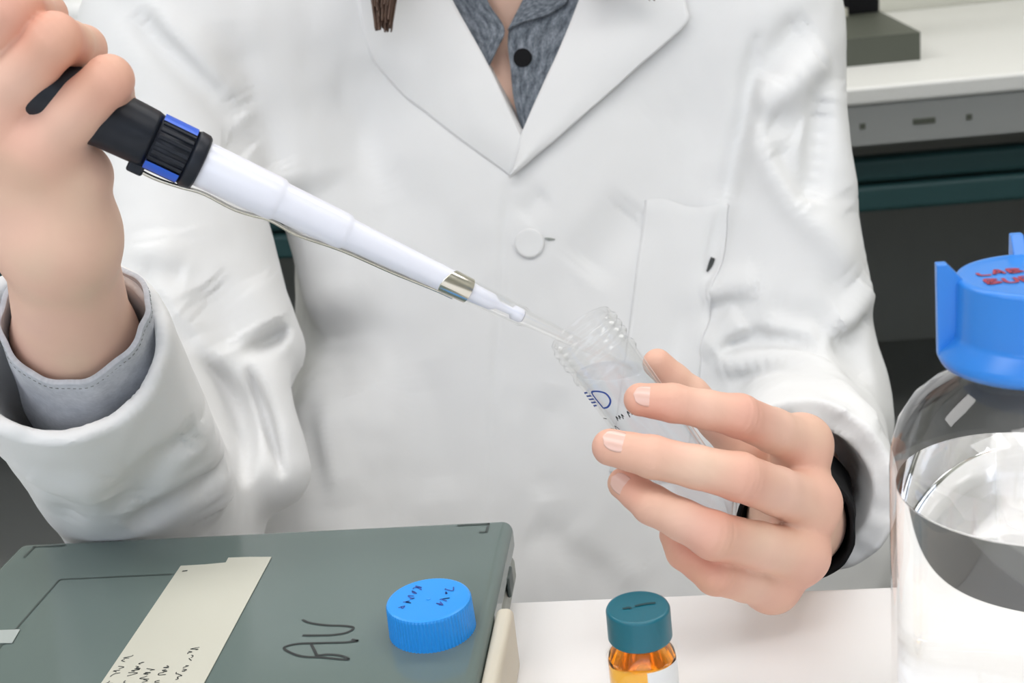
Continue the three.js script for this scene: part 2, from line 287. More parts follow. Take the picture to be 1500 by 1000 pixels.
// V neck opening: three planes in front of the chest
const VEE = [-0.0920, 0.9141, -0.3179], VEE_R = [-0.1371, 1.0036, -0.3524], VEE_L = [-0.0482, 0.9939, -0.3616];
const edge2 = (a, b) => { const dx = b[0] - a[0], dy = b[1] - a[1], l = Math.hypot(dx, dy); return [dy / l, -dx / l, a]; };
const [rA, rB] = edge2(VEE, VEE_R), [lA, lB] = edge2(VEE, VEE_L);
const veeField = (x, y, z) => Math.max(-(rA * (x - VEE[0]) + rB * (y - VEE[1])), lA * (x - VEE[0]) + lB * (y - VEE[1]), -0.45 - z);
function coatField(x, y, z) {
  let d = coatOuter(x, y, z);
  d = smax(d, -(hollowR(x, y, z) - folds(x, y, z) * 0.6), 0.002);
  d = smax(d, -hollowL(x, y, z), 0.002);
  d = Math.max(d, -veeField(x, y, z));
  return d;
}

// ------------------------------------------------------------------ materials
const M = (o) => new THREE.MeshPhysicalMaterial(o);
const lin = (r, g, b) => new THREE.Color().setRGB(r, g, b);
function noiseTexture(size, fn, srgb) {
  const data = new Uint8Array(size * size * 4);
  for (let j = 0; j < size; j++) for (let i = 0; i < size; i++) { const c = fn(i / size, j / size, i, j); for (let q = 0; q < 3; q++) data[(j * size + i) * 4 + q] = clamp(c[q] * 255, 0, 255); data[(j * size + i) * 4 + 3] = 255; }
  const t = new THREE.DataTexture(data, size, size); t.wrapS = t.wrapT = THREE.RepeatWrapping; t.magFilter = THREE.LinearFilter;
  if (srgb) t.colorSpace = THREE.SRGBColorSpace; t.needsUpdate = true; return t;
}
const denim = noiseTexture(256, (u, v, i, j) => { const n = noise(u * 9, v * 9, 3) * 0.10 + noise(u * 40, v * 40, 9) * 0.07 + noise(i * 0.9, j * 0.35, 1) * 0.06; return [0.43 + n, 0.455 + n, 0.485 + n]; }, true);
const MAT = {
  coat: M({ color: lin(0.80, 0.80, 0.795), roughness: 0.95, sheen: 0.15, sheenColor: lin(1, 1, 1), sheenRoughness: 0.6, specularIntensity: 0.25 }),
  skin: M({ color: 0xffffff, vertexColors: true, roughness: 0.52, specularIntensity: 0.55 }),
  nail: M({ color: lin(0.80, 0.525, 0.44), roughness: 0.25, specularIntensity: 1 }),
  shirt: M({ color: 0xffffff, map: denim, roughness: 0.95, specularIntensity: 0.2 }),
  blackPlastic: M({ color: lin(0.009, 0.012, 0.020), roughness: 0.42, specularIntensity: 0.7 }),
  sweater: M({ color: 0xffffff, vertexColors: true, roughness: 1, specularIntensity: 0.1 }),
  black: M({ color: lin(0.012, 0.012, 0.013), roughness: 0.95, specularIntensity: 0.2 }),
  hair: M({ color: lin(0.10, 0.055, 0.036), roughness: 0.45 }),
  trousers: M({ color: lin(0.02, 0.024, 0.035), roughness: 0.95 }),
  white: M({ color: lin(0.82, 0.82, 0.81), roughness: 0.4 }),
  pipetteWhite: M({ color: lin(0.84, 0.85, 0.93), roughness: 0.28 }),
  blue: M({ color: lin(0.03, 0.13, 0.70), roughness: 0.3 }),
  steel: M({ color: lin(0.72, 0.69, 0.62), roughness: 0.2, metalness: 1 }),
  clear: M({ color: 0xffffff, transmission: 1, thickness: 0, roughness: 0.12, ior: 1.49 }),
  glass: M({ color: 0xffffff, transmission: 1, thickness: 0, roughness: 0.0, ior: 1.5 }),
  water: M({ color: 0xffffff, transmission: 1, thickness: 0.05, roughness: 0.0, ior: 1.33 }),
  tubeWater: M({ color: lin(0.97, 0.98, 1), transmission: 1, thickness: 0, roughness: 0.05, ior: 1.33 }),
  orange: M({ color: lin(1, 0.9, 0.6), transmission: 1, thickness: 0.02, roughness: 0.0, ior: 1.34, attenuationColor: lin(1.0, 0.58, 0.07), attenuationDistance: 0.03 }),
  boxGreen: M({ color: lin(0.135, 0.178, 0.165), roughness: 0.13, specularIntensity: 1 }),
  boxSide: M({ color: lin(0.30, 0.32, 0.29), roughness: 0.4 }),
  boxMark: M({ color: lin(0.055, 0.075, 0.07), roughness: 0.4 }),
  tape: M({ color: lin(0.61, 0.60, 0.51), roughness: 0.5 }),
  ink: M({ color: lin(0.02, 0.025, 0.025), roughness: 0.5 }),
  capBlue: M({ color: lin(0.02, 0.30, 0.82), roughness: 0.33 }),
  capBlueInk: M({ color: lin(0.02, 0.06, 0.35), roughness: 0.5 }),
  teal: M({ color: lin(0.005, 0.13, 0.18), roughness: 0.28 }),
  tealInk: M({ color: lin(0.005, 0.05, 0.06), roughness: 0.5 }),
  bottleCap: M({ color: lin(0.03, 0.23, 0.72), roughness: 0.3 }),
  redInk: M({ color: lin(0.35, 0.03, 0.06), roughness: 0.6 }),
  printBlue: M({ color: lin(0.03, 0.08, 0.35), roughness: 0.5 }),
  printWhite: M({ color: lin(0.85, 0.86, 0.88), roughness: 0.5 }),
  table: M({ color: lin(0.84, 0.83, 0.815), roughness: 0.32 }),
  rim: M({ color: lin(0.62, 0.57, 0.46), roughness: 0.5 }),
  metalGrey: M({ color: lin(0.25, 0.26, 0.26), roughness: 0.5, metalness: 0.3 }),
  wall: M({ color: lin(0.62, 0.62, 0.55), roughness: 0.9 }),
  ceiling: M({ color: lin(0.8, 0.8, 0.79), roughness: 0.95 }),
  floor: M({ color: lin(0.06, 0.06, 0.06), roughness: 0.6 }),
  benchTop: M({ color: lin(0.72, 0.72, 0.69), roughness: 0.5 }),
  benchRail: M({ color: lin(0.29, 0.30, 0.29), roughness: 0.6 }),
  benchTeal: M({ color: lin(0.02, 0.072, 0.075), roughness: 0.5 }),
  olive: M({ color: lin(0.075, 0.082, 0.062), roughness: 0.55 }),
  lamp: new THREE.MeshStandardMaterial({ color: 0xffffff, emissive: LAMP_TINT, emissiveIntensity: 1.5 }),
  lampFrame: M({ color: lin(0.7, 0.7, 0.7), roughness: 0.5 }),
};
// ------------------------------------------------------------------ the room
const X0 = -2.6, X1 = 2.6, Z0 = -2.3, Z1 = 2.2, T = 0.12;
struct('floor', box(X0 - T, X1 + T, -T, 0, Z0 - T, Z1 + T), MAT.floor, 'dark grey laboratory floor');
struct('ceiling', box(X0 - T, X1 + T, CEIL, CEIL + T, Z0 - T, Z1 + T), MAT.ceiling, 'white laboratory ceiling');
struct('wall_back', box(X0 - T, X1 + T, 0, CEIL, Z0 - T, Z0), MAT.wall, 'pale greenish wall behind the rear bench');
const WX0 = -2.1, WX1 = 1.1, WY0 = 0.95, WY1 = 2.3;         // the window the worker faces
struct('wall_front', merge([box(X0 - T, WX0, 0, CEIL, Z1, Z1 + T), box(WX1, X1 + T, 0, CEIL, Z1, Z1 + T), box(WX0, WX1, 0, WY0, Z1, Z1 + T), box(WX0, WX1, WY1, CEIL, Z1, Z1 + T)]), MAT.wall, 'pale wall with a wide window facing the worker');
{
  const w = struct('window_1', merge([box(WX0, WX1, WY0, WY0 + 0.05, Z1 + 0.03, Z1 + 0.09), box(WX0, WX1, WY1 - 0.05, WY1, Z1 + 0.03, Z1 + 0.09), ...[0, 1, 2, 3].map((k) => { const x = lerp(WX0 + 0.025, WX1 - 0.025, k / 3); return box(x - 0.025, x + 0.025, WY0 + 0.05, WY1 - 0.05, Z1 + 0.03, Z1 + 0.09); })]), MAT.white, 'wide white framed window facing the worker');
  for (let k = 0; k < 3; k++) { const a = lerp(WX0 + 0.025, WX1 - 0.025, k / 3) + 0.025, c = lerp(WX0 + 0.025, WX1 - 0.025, (k + 1) / 3) - 0.025; obj('pane', new THREE.PlaneGeometry(c - a, WY1 - WY0 - 0.1).rotateY(Math.PI).translate((a + c) / 2, (WY0 + WY1) / 2, Z1 + 0.06), MAT.glass, w); }
  obj('sill', box(WX0 - 0.05, WX1 + 0.05, WY0 - 0.03, WY0, Z1 - 0.12, Z1 + 0.03, 0.008), MAT.white, w);
}
struct('wall_left', box(X0 - T, X0, 0, CEIL, Z0, Z1), MAT.wall, 'pale greenish side wall');
struct('wall_right', box(X1, X1 + T, 0, CEIL, Z0, Z1), MAT.wall, 'pale greenish side wall opposite');
LAMPS.forEach(([x, z], i) => {
  const l = thing(i ? 'ceiling_lamp_' + String(i).padStart(3, '0') : 'ceiling_lamp', 'flat white light panel on the ceiling', 'lamp', [x, CEIL, z], 'ceiling light panels');
  obj('frame', merge([box(-LAMP_W / 2 - 0.03, LAMP_W / 2 + 0.03, -0.03, 0, -LAMP_D / 2 - 0.03, -LAMP_D / 2), box(-LAMP_W / 2 - 0.03, LAMP_W / 2 + 0.03, -0.03, 0, LAMP_D / 2, LAMP_D / 2 + 0.03),
    box(-LAMP_W / 2 - 0.03, -LAMP_W / 2, -0.03, 0, -LAMP_D / 2, LAMP_D / 2), box(LAMP_W / 2, LAMP_W / 2 + 0.03, -0.03, 0, -LAMP_D / 2, LAMP_D / 2)]), MAT.lampFrame, l);
  obj('diffuser', box(-LAMP_W / 2, LAMP_W / 2, -0.015, -0.003, -LAMP_D / 2, LAMP_D / 2), MAT.lamp, l);
  const r = new THREE.RectAreaLight(LAMP_TINT, LAMP_POWER, LAMP_W, LAMP_D);
  r.name = 'lamp_light'; r.position.set(0, -0.02, 0); r.rotation.x = -Math.PI / 2; r.castShadow = true; l.add(r);
});

// ------------------------------------------------------------------ rear bench
const BZ = -1.25, BT = 0.787;
{
  const b = thing('laboratory_bench', 'long rear bench with white top, grey front rail and open space below', 'bench', [0, 0, 0]);
  obj('worktop', box(X0 + 0.02, X1 - 0.02, BT - 0.026, BT, Z0 + 0.01, BZ, 0.006), MAT.benchTop, b);
  obj('front_rail', box(X0 + 0.03, X1 - 0.03, BT - 0.082, BT - 0.0265, BZ - 0.04, BZ - 0.006), MAT.benchRail, b);
  for (const [px, w] of [[0.277, 0.008], [0.36, 0.03], [0.42, 0.008]]) obj('rail_screw', box(px - w / 2, px + w / 2, BT - 0.059, BT - 0.051, BZ - 0.008, BZ - 0.0045, 0.001), MAT.olive, b);
  for (const [y0, y1] of [[0.637, 0.672], [0.592, 0.632]]) obj('lower_rail', box(X0 + 0.03, X1 - 0.03, y0, y1, BZ - 0.11, BZ - 0.07, 0.008), MAT.benchTeal, b);
  obj('back_panel', box(X0 + 0.03, X1 - 0.03, 0.0, BT - 0.03, Z0 + 0.015, Z0 + 0.035), MAT.benchRail, b);
  obj('under_panel', box(X0 + 0.03, X1 - 0.03, BT - 0.084, BT - 0.0825, Z0 + 0.035, BZ - 0.04), MAT.benchRail, b);
  obj('base_panel', box(X0 + 0.03, X1 - 0.03, 0.0, 0.05, Z0 + 0.035, BZ - 0.02), MAT.benchRail, b);
  for (const x of [-2.4, -0.9, 0.9, 2.4]) obj('leg', box(x - 0.03, x + 0.03, 0.05, BT - 0.084, BZ - 0.2, BZ - 0.14), MAT.benchRail, b);
}
{
  const p0 = [0.4021, 0.7870, -1.4686], p1 = [0.2776, 0.7870, -1.4310];
  const d = thing('instrument_base', 'dark olive instrument with a flat base and a column on the rear bench', 'instrument', [p0[0] - 0.11, BT, p0[2] - 0.19]);
  const w = 0.107, dd = 0.187, h = 0.042, h2 = 0.048;
  const sh = new THREE.Shape([new THREE.Vector2(-dd, 0), new THREE.Vector2(dd, 0), new THREE.Vector2(dd, h), new THREE.Vector2(-dd, h2)]);
  obj('base', new THREE.ExtrudeGeometry(sh, { depth: 2 * w, bevelEnabled: false }).rotateY(-Math.PI / 2).translate(w, 0, 0), MAT.olive, d);
  obj('column', box(0.045, 0.105, h + 0.002, 0.30, -0.185, -0.145, 0.008), MAT.black, d);
  obj('dial', new THREE.CylinderGeometry(0.017, 0.018, 0.014, 24).translate(0.03, h + 0.012, -0.13), MAT.tape, d);
  obj('head', box(-0.05, 0.105, 0.28, 0.36, -0.185, 0.0, 0.015), MAT.olive, d);
}
{
  const d = thing('storage_tub', 'blue tub with a rounded white lid on the rear bench', 'tub', [-0.885, BT, -1.5]);
  obj('body', lathe([[0, 0], [0.078, 0], [0.082, 0.004], [0.084, 0.166], [0, 0.166]], 48), MAT.blue, d);
  obj('lid', lathe([[0, 0.166], [0.0905, 0.166], [0.093, 0.172], [0.093, 0.20], [0.088, 0.215], [0.07, 0.226], [0, 0.23]], 48), MAT.white, d);
}

// ------------------------------------------------------------------ work table and what stands on it
const TT = 0.75;
{
  const t = thing('work_table', 'white topped laboratory work table in front of the seated person', 'table', [0, 0, 0]);
  obj('tabletop', box(-0.9, 0.95, TT - 0.03, TT, 0, 0.8, 0.004), MAT.table, t);
  for (const [x, z] of [[-0.85, 0.06], [0.88, 0.06], [-0.85, 0.74], [0.88, 0.74]]) obj('leg', box(x - 0.025, x + 0.025, 0, TT - 0.03, z - 0.025, z + 0.025), MAT.metalGrey, t);
}
tag(obj('edge_strip', box(-0.0816, -0.0742, TT, TT + 0.0295, 0.0545, 0.79, 0.003), MAT.rim), 'beige strip standing on the white table along the grey case', 'strip');
const CASE_TOP = 0.782;
{
  const c = thing('grey_case', 'flat grey green plastic case with pen lettering and raised corner marks', 'case', [-0.2065, TT, 0.1]);
  const w = 0.1245, h = CASE_TOP - TT, z0 = -0.1205, z1 = 0.135;
  obj('base', box(-w + 0.001, w - 0.001, 0, 0.0145, z0 + 0.001, z1 - 0.001, 0.004), MAT.boxSide, c);
  obj('lid', box(-w, w, 0.0155, h, z0, z1, 0.005), MAT.boxGreen, c);
  obj('latch', box(w - 0.001, w + 0.0007, 0.010, 0.020, z0 + 0.024, z0 + 0.036, 0.001), MAT.boxMark, c);
  const U = [1, 0, 0], W = [0, 0, -1], O = [0, h, 0], L = (pts, wd) => ribbon(pts, wd, O, U, W, 0.00025);
  const ft = 0.1205;
  obj('corner_mark', merge([L([[w - 0.026, ft - 0.0055], [w - 0.0105, ft - 0.0055]], 0.0013), L([[w - 0.011, ft - 0.005], [w - 0.011, ft - 0.014]], 0.0011), L([[w - 0.011, ft - 0.0135], [w - 0.0145, ft - 0.0135]], 0.0011)]), MAT.boxMark, c);
  obj('corner_mark', merge([L([[-w + 0.010, ft - 0.006], [-w + 0.027, ft - 0.006]], 0.0013), L([[-w + 0.0105, ft - 0.006], [-w + 0.0105, ft - 0.0165]], 0.0013)]), MAT.boxMark, c);
  obj('label_outline', merge([L([[-w + 0.040, ft - 0.040], [-w + 0.095, ft - 0.040]], 0.0007), L([[-w + 0.040, ft - 0.040], [-w + 0.040, ft - 0.105]], 0.0009)]), MAT.boxMark, c);
  const at = (p) => [p[0] + 0.2065, -(p[2] - 0.1)];
  const ln = (list, wd) => ribbon(list.map(at), wd, O, U, W, 0.0003);
  // pen lettering: A and V, written sideways
  obj('pen_lettering', merge([
    ln([[-0.1342, 0.7820, 0.0811], [-0.1388, 0.7820, 0.0818], [-0.1496, 0.7820, 0.0816], [-0.1609, 0.7820, 0.0819], [-0.1642, 0.7820, 0.0841], [-0.1590, 0.7820, 0.0888], [-0.1541, 0.7820, 0.0910], [-0.1469, 0.7820, 0.0919], [-0.1382, 0.7820, 0.0938], [-0.1351, 0.7820, 0.0940], [-0.1387, 0.7820, 0.0914], [-0.1446, 0.7820, 0.0901], [-0.1495, 0.7820, 0.0908]], 0.0011),
    ln([[-0.1342, 0.7820, 0.0811], [-0.1372, 0.7820, 0.0799]], 0.0012),
    ln([[-0.1534, 0.7820, 0.0823], [-0.1490, 0.7820, 0.0903]], 0.0012),
    ln([[-0.1622, 0.7820, 0.0634], [-0.1589, 0.7820, 0.0658], [-0.1506, 0.7820, 0.0684], [-0.1426, 0.7820, 0.0695], [-0.1384, 0.7820, 0.0713], [-0.1400, 0.7820, 0.0743], [-0.1453, 0.7820, 0.0759], [-0.1525, 0.7820, 0.0759], [-0.1589, 0.7820, 0.0755]], 0.0011)]), MAT.ink, c);
}
{
  // masking tape stuck on the case, torn at the far end
  const t = thing('masking_tape', 'strip of cream masking tape with handwriting stuck on the grey case', 'tape', [-0.2125, CASE_TOP, 0.06]);
  const q = ([x, , z]) => new THREE.Vector2(x + 0.2125, -(z - 0.06));
  const pts = [[-0.2344, 0.7820, 0.0126], [-0.2229, 0.7820, 0.0124], [-0.2130, 0.7820, 0.0114], [-0.2132, 0.7820, 0.0069], [-0.2031, 0.7820, 0.0071], [-0.1920, 0.7820, 0.0081], [-0.1896, 0.7820, 0.1065], [-0.1900, 0.7820, 0.1280], [-0.2326, 0.7820, 0.1261], [-0.2327, 0.7820, 0.1042]].map(q);
  obj('strip', new THREE.ExtrudeGeometry(new THREE.Shape(pts), { depth: 0.0003, bevelEnabled: false }).rotateX(-Math.PI / 2).translate(0, 0.0003, 0), MAT.tape, t);
  const g = [], S = rnd, at = (p) => [p[0] + 0.2125, -(p[2] - 0.06)];
  let line = 0;
  for (const x of [-0.0165, -0.0095, -0.003, 0.0035, 0.0105]) {           // columns of sideways handwriting
    let z = [-0.026, -0.031, -0.036, -0.034, -0.022][line++];
    while (z > -0.085) {
      const n = 2 + Math.floor(S() * 3);
      for (let k = 0; k < n; k++) {
        const p = []; for (let i = 0; i < 4; i++) p.push([x + (S() - 0.5) * 0.0042, z - i * 0.0006 - S() * 0.0009]);
        g.push(ribbon(p, 0.00045, [0, 0.0006, 0], [1, 0, 0], [0, 0, -1], 0.0001)); z -= 0.0025;
      }
      z -= 0.0025;
    }
  }
  obj('handwriting', merge(g), MAT.ink, t);
  const sp = at([-0.2304, 0.7820, 0.0180]);
  obj('ink_dot', ribbon([[sp[0] - 0.0012, sp[1]], [sp[0] + 0.0012, sp[1] + 0.0003]], 0.0009, [0, 0.0006, 0], [1, 0, 0], [0, 0, -1], 0.0001), MAT.ink, t);
}
{
  const t = thing('paper_scrap', 'small scrap of pale tape at the left end of the grey case', 'tape', [-0.322, CASE_TOP, 0.055]);
  const pts = [[-0.3041, 0.7820, 0.0627], [-0.2884, 0.7820, 0.0627], [-0.2866, 0.7820, 0.0733], [-0.2988, 0.7820, 0.0726]].map(([x, , z]) => new THREE.Vector2(x + 0.322, -(z - 0.055)));
  obj('strip', new THREE.ExtrudeGeometry(new THREE.Shape(pts), { depth: 0.0003, bevelEnabled: false }).rotateX(-Math.PI / 2).translate(0, 0.0003, 0), M({ color: lin(0.42, 0.46, 0.44), roughness: 0.5 }), t);
}
// a ribbed screw cap profile: a star-shaped tube wall closed on top
function ribbedCap(r, h, ribs, depth, bevel, r2 = r) {
  const N = ribs * 4, rows = [[r, 0, 1], [r2, h - bevel, 1], [r2 - bevel * 0.3, h - bevel * 0.3, 0.3], [r2 - bevel, h, 0], [r2 * 0.5, h, 0], [0, h, 0]], pos = [], idx = [], uv = [];
  rows.unshift([0, 0, 0], [r * 0.9, 0, 0]);
  rows.forEach(([rr, y, k], j) => { for (let i = 0; i <= N; i++) { const a = i / N * Math.PI * 2, q = rr - k * depth * (i % 4 < 2 ? 0 : 1); pos.push(Math.cos(a) * q, y, -Math.sin(a) * q); uv.push(i / N, j / rows.length); } });
  for (let j = 0; j + 1 < rows.length; j++) for (let i = 0; i < N; i++) { const a = j * (N + 1) + i, b = a + 1, c = a + N + 1, d = c + 1; idx.push(a, b, d, a, d, c); }
  const g = new THREE.BufferGeometry();
  g.setAttribute('position', new THREE.Float32BufferAttribute(pos, 3)); g.setAttribute('uv', new THREE.Float32BufferAttribute(uv, 2)); g.setIndex(idx);
  const f = g.toNonIndexed(); f.computeVertexNormals(); return f;
}
function scribble(list, w, y, ox, oz, turn = 0) {
  const c = Math.cos(turn), s = Math.sin(turn);
  return merge(list.map((pts) => ribbon(pts.map(([a, b]) => [a * c - b * s, a * s + b * c]), w, [ox, y, oz], [1, 0, 0], [0, 0, -1], 0.0002)));
}
{
  const p = [-0.1049, 0.7820, 0.0741];
  const c = thing('tube_cap', 'bright blue ribbed screw cap with pen marks lying on the grey case', 'cap', [p[0], CASE_TOP, p[2]]);
  obj('cap_body', ribbedCap(0.0176, 0.0138, 70, 0.00028, 0.0012, 0.0172), MAT.capBlue, c);
  obj('centre_pip', new THREE.SphereGeometry(0.0009, 12, 8).scale(1, 0.4, 1).translate(0, 0.0139, 0), MAT.capBlue, c);
  const g = [];
  for (const [x, n, z0] of [[-0.0075, 5, -0.009], [0.0065, 2, -0.004], [0.0055, 2, 0.004]]) for (let k = 0; k < n; k++) {
    const pts = []; for (let i = 0; i < 5; i++) pts.push([x + (rnd() - 0.5) * 0.004, z0 + k * 0.0036 + rnd() * 0.003]);
    g.push(pts);
  }
  obj('pen_marks', scribble(g, 0.0005, 0.0138, 0, 0, -0.25), MAT.capBlueInk, c);
}
{
  const p = [-0.0205, 0.8059, 0.1027];
  const v = thing('sample_vial', 'small glass vial of orange liquid with a teal screw cap', 'vial', [p[0], TT, p[2]]);
  const H = p[1] - TT, b = H - 0.0125;
  obj('glass', lathe([[0, 0.0005], [0.011, 0.0005], [0.0128, 0.0015], [0.0136, 0.004], [0.0136, b - 0.009], [0.0132, b - 0.006], [0.0108, b - 0.0015], [0.0104, b + 0.002]], 64), MAT.glass, v);
  obj('liquid', lathe([[0, 0.0018], [0.0105, 0.0018], [0.0122, 0.0032], [0.0127, 0.005], [0.0127, b - 0.0095], [0.0122, b - 0.007], [0, b - 0.007]], 64), MAT.orange, v);
  const lab = obj('label', new THREE.CylinderGeometry(0.01375, 0.01375, 0.014, 48, 1, true, 0.15, 1.1).translate(0, b - 0.014, 0), MAT.white, v); lab.userData.label = 'white paper label';
  obj('screw_cap', lathe([[0, b], [0.0117, b], [0.0119, b + 0.0004], [0.0118, H - 0.0012], [0.0114, H - 0.0003], [0.0105, H], [0.0098, H - 0.0003], [0, H - 0.0003]], 64), MAT.teal, v);
  obj('pen_mark', scribble([[[-0.0055, -0.001], [-0.003, -0.0004], [-0.0025, -0.0012]], [[-0.001, 0.0005], [0.003, 0.0018], [0.0065, 0.0022]]], 0.0011, H - 0.0002, 0, 0), MAT.tealInk, v);
}
{
  const p = [0.1082, 0.9309, 0.1307];
  const b = thing('reagent_bottle', 'large clear glass bottle of colourless liquid with a blue screw cap', 'bottle', [p[0], TT, p[2]]);
  const H = p[1] - TT, R = 0.043, cb = H - 0.028;          // cap bottom
  obj('glass', lathe([[0, 0.003], [0.034, 0.0025], [0.039, 0.0005], [0.0415, 0.002], [R, 0.006], [R, cb - 0.036], [0.0425, cb - 0.029], [0.0405, cb - 0.0215], [0.0365, cb - 0.0145], [0.030, cb - 0.0085], [0.0235, cb - 0.0045], [0.0205, cb - 0.001], [0.0200, cb + 0.004]], 96), MAT.glass, b);
  obj('liquid', lathe([[0, 0.005], [0.034, 0.005], [0.0395, 0.0075], [R - 0.002, 0.011], [R - 0.002, cb - 0.042], [R - 0.0022, cb - 0.0415], [0, cb - 0.0415]], 96), MAT.water, b);
  const cap = obj('screw_cap', lathe([[0, cb + 0.001], [0.0275, cb + 0.001], [0.0285, cb + 0.003], [0.0282, cb + 0.0055], [0.0245, cb + 0.009], [0.0238, cb + 0.011], [0.0236, H - 0.0015], [0.0228, H - 0.0003], [0.021, H], [0.0195, H - 0.0006], [0, H - 0.0006]], 96), MAT.bottleCap, b);
  for (let k = 0; k < 4; k++) {
    const f = obj('fin', new THREE.ExtrudeGeometry(new THREE.Shape([[0.0215, cb + 0.004], [0.0282, cb + 0.0045], [0.0287, H + 0.0045], [0.0265, H + 0.0045], [0.0215, H - 0.001]].map(([x, y]) => new THREE.Vector2(x, y))), { depth: 0.003, bevelEnabled: true, bevelSize: 0.0005, bevelThickness: 0.0005, bevelSegments: 2 }).translate(0, 0, -0.0015), MAT.bottleCap, cap);
    f.rotation.y = Math.PI * (0.985 + k * 0.5);
  }
  const let1 = [[[-0.016, 0.006], [-0.0155, 0.0035], [-0.0125, 0.0032]], [[-0.0115, 0.0035], [-0.0098, 0.008], [-0.0083, 0.0035]], [[-0.0108, 0.005], [-0.0088, 0.005]], [[-0.0065, 0.0033], [-0.0065, 0.0078], [-0.0035, 0.0070], [-0.0058, 0.0058], [-0.003, 0.0045], [-0.0065, 0.0033]]];
  const let2 = [[[-0.0155, -0.006], [-0.0155, -0.001], [-0.0125, -0.0017], [-0.015, -0.0033], [-0.0118, -0.0047], [-0.0155, -0.006]], [[-0.0105, -0.0012], [-0.010, -0.0056], [-0.0075, -0.0056], [-0.0072, -0.0012]], [[-0.0055, -0.006], [-0.0055, -0.0012], [-0.0025, -0.0012]], [[-0.0055, -0.0035], [-0.003, -0.0035]], [[-0.0008, -0.006], [-0.0008, -0.0012], [0.0022, -0.0012]], [[-0.0008, -0.0035], [0.0016, -0.0035]]];
  obj('pen_lettering', scribble([...let1, ...let2], 0.0011, H - 0.0005, 0, 0, 0.02), MAT.redInk, b);
}

// ------------------------------------------------------------------ pipette
const TIP = [-0.0422, 0.8826, 0.0212], GRIP = [-0.1864, 0.9906, 0.0742];
{
  const p = thing('micropipette', 'blue and black micropipette with white shaft and clear tip held in the hand', 'pipette', TIP);
  p.quaternion.setFromUnitVectors(new THREE.Vector3(0, 1, 0), V3(unit(sub(GRIP, TIP))));
  obj('disposable_tip', lathe([[0.0004, -0.030], [0.0008, -0.030], [0.0026, 0.0], [0.0034, 0.022], [0.0042, 0.0245], [0.0050, 0.050], [0.0052, 0.0505], [0.0045, 0.0505], [0.0036, 0.0255], [0.0028, 0.022], [0.0020, 0.0], [0.0004, -0.030]], 40), MAT.clear, p);
  obj('nozzle', lathe([[0, 0.0240], [0.0024, 0.0240], [0.0029, 0.0248], [0.0030, 0.0285], [0.0016, 0.0295], [0.0018, 0.036], [0.0034, 0.0385], [0.0040, 0.052], [0, 0.052]], 40), MAT.pipetteWhite, p);
  obj('metal_ring', (() => { const g = lathe([[0.0043, 0.0498], [0.0052, 0.0495], [0.0054, 0.0585], [0.0050, 0.0588]], 48); const a = g.attributes.position; for (let i = 0; i < a.count; i++) if (a.getY(i) > 0.055) a.setY(i, a.getY(i) + 0.0035 * Math.sin(Math.atan2(a.getZ(i), a.getX(i)) + RINGTURN)); g.computeVertexNormals(); return g; })(), MAT.steel, p);
  obj('shaft', lathe([[0, 0.052], [0.0047, 0.052], [0.0049, 0.058], [0.0060, 0.1025], [0.0068, 0.1038], [0.0071, 0.1060], [0.0074, 0.131], [0.0082, 0.1322], [0.0084, 0.1345], [0.0086, 0.166], [0, 0.166]], 64), MAT.pipetteWhite, p);
  obj('collar_ring', lathe([[0, 0.1625], [0.0098, 0.1625], [0.0106, 0.1635], [0.0108, 0.1665], [0.0100, 0.168], [0, 0.168]], 64), MAT.blackPlastic, p);
  const rib = []; for (let k = 0; k < 22; k++) { const a = k / 22 * Math.PI * 2; rib.push(box(0.0096, 0.0107, 0.168, 0.1805, -0.0008, 0.0008, 0.0004).rotateY(a)); }
  obj('adjusting_collar', merge([lathe([[0, 0.1675], [0.0100, 0.1675], [0.0100, 0.181], [0, 0.181]], 48), ...rib]), MAT.blackPlastic, p);
  for (const a of [INSETTURN, INSETTURN + Math.PI * 0.66, INSETTURN + Math.PI * 1.33]) { const f = obj('blue_inset', new THREE.CylinderGeometry(0.0110, 0.0110, 0.0125, 12, 1, false, -0.24, 0.48).translate(0, 0.1745, 0), MAT.blue, p); f.rotation.y = a; }
  obj('handle', lathe([[0, 0.181], [0.0100, 0.181], [0.0106, 0.183], [0.0108, 0.188], [0.0110, 0.198], [0.0124, 0.210], [0.0126, 0.235], [0.0118, 0.25], [0.0115, 0.275], [0.0105, 0.282], [0, 0.282]], 64), MAT.blackPlastic, p);
  obj('finger_rest', box(0.010, 0.030, 0.256, 0.264, -0.006, 0.006, 0.003).rotateY(1.2), MAT.blackPlastic, p);
  obj('plunger', lathe([[0, 0.28], [0.003, 0.28], [0.003, 0.292], [0.0075, 0.293], [0.0078, 0.302], [0, 0.303]], 40), MAT.blue, p);
  const W = [[0.0118, 0.184], [0.0122, 0.175], [0.0112, 0.166], [0.0098, 0.158], [0.0102, 0.145], [0.0094, 0.1385], [0.0082, 0.132], [0.0088, 0.120], [0.0074, 0.107], [0.0068, 0.100], [0.0063, 0.08], [0.0053, 0.062], [0.0052, 0.054]];
  const rod = obj('ejector_rod', tube(W.map(([r, y]) => [r, y, 0]), 0.00075, 90, 8), MAT.steel, p); rod.rotation.y = RODTURN;
  const lug = obj('rod_lug', box(0.0095, 0.0138, 0.1795, 0.1855, -0.002, 0.002, 0.001), MAT.blackPlastic, p); lug.rotation.y = RODTURN;
}

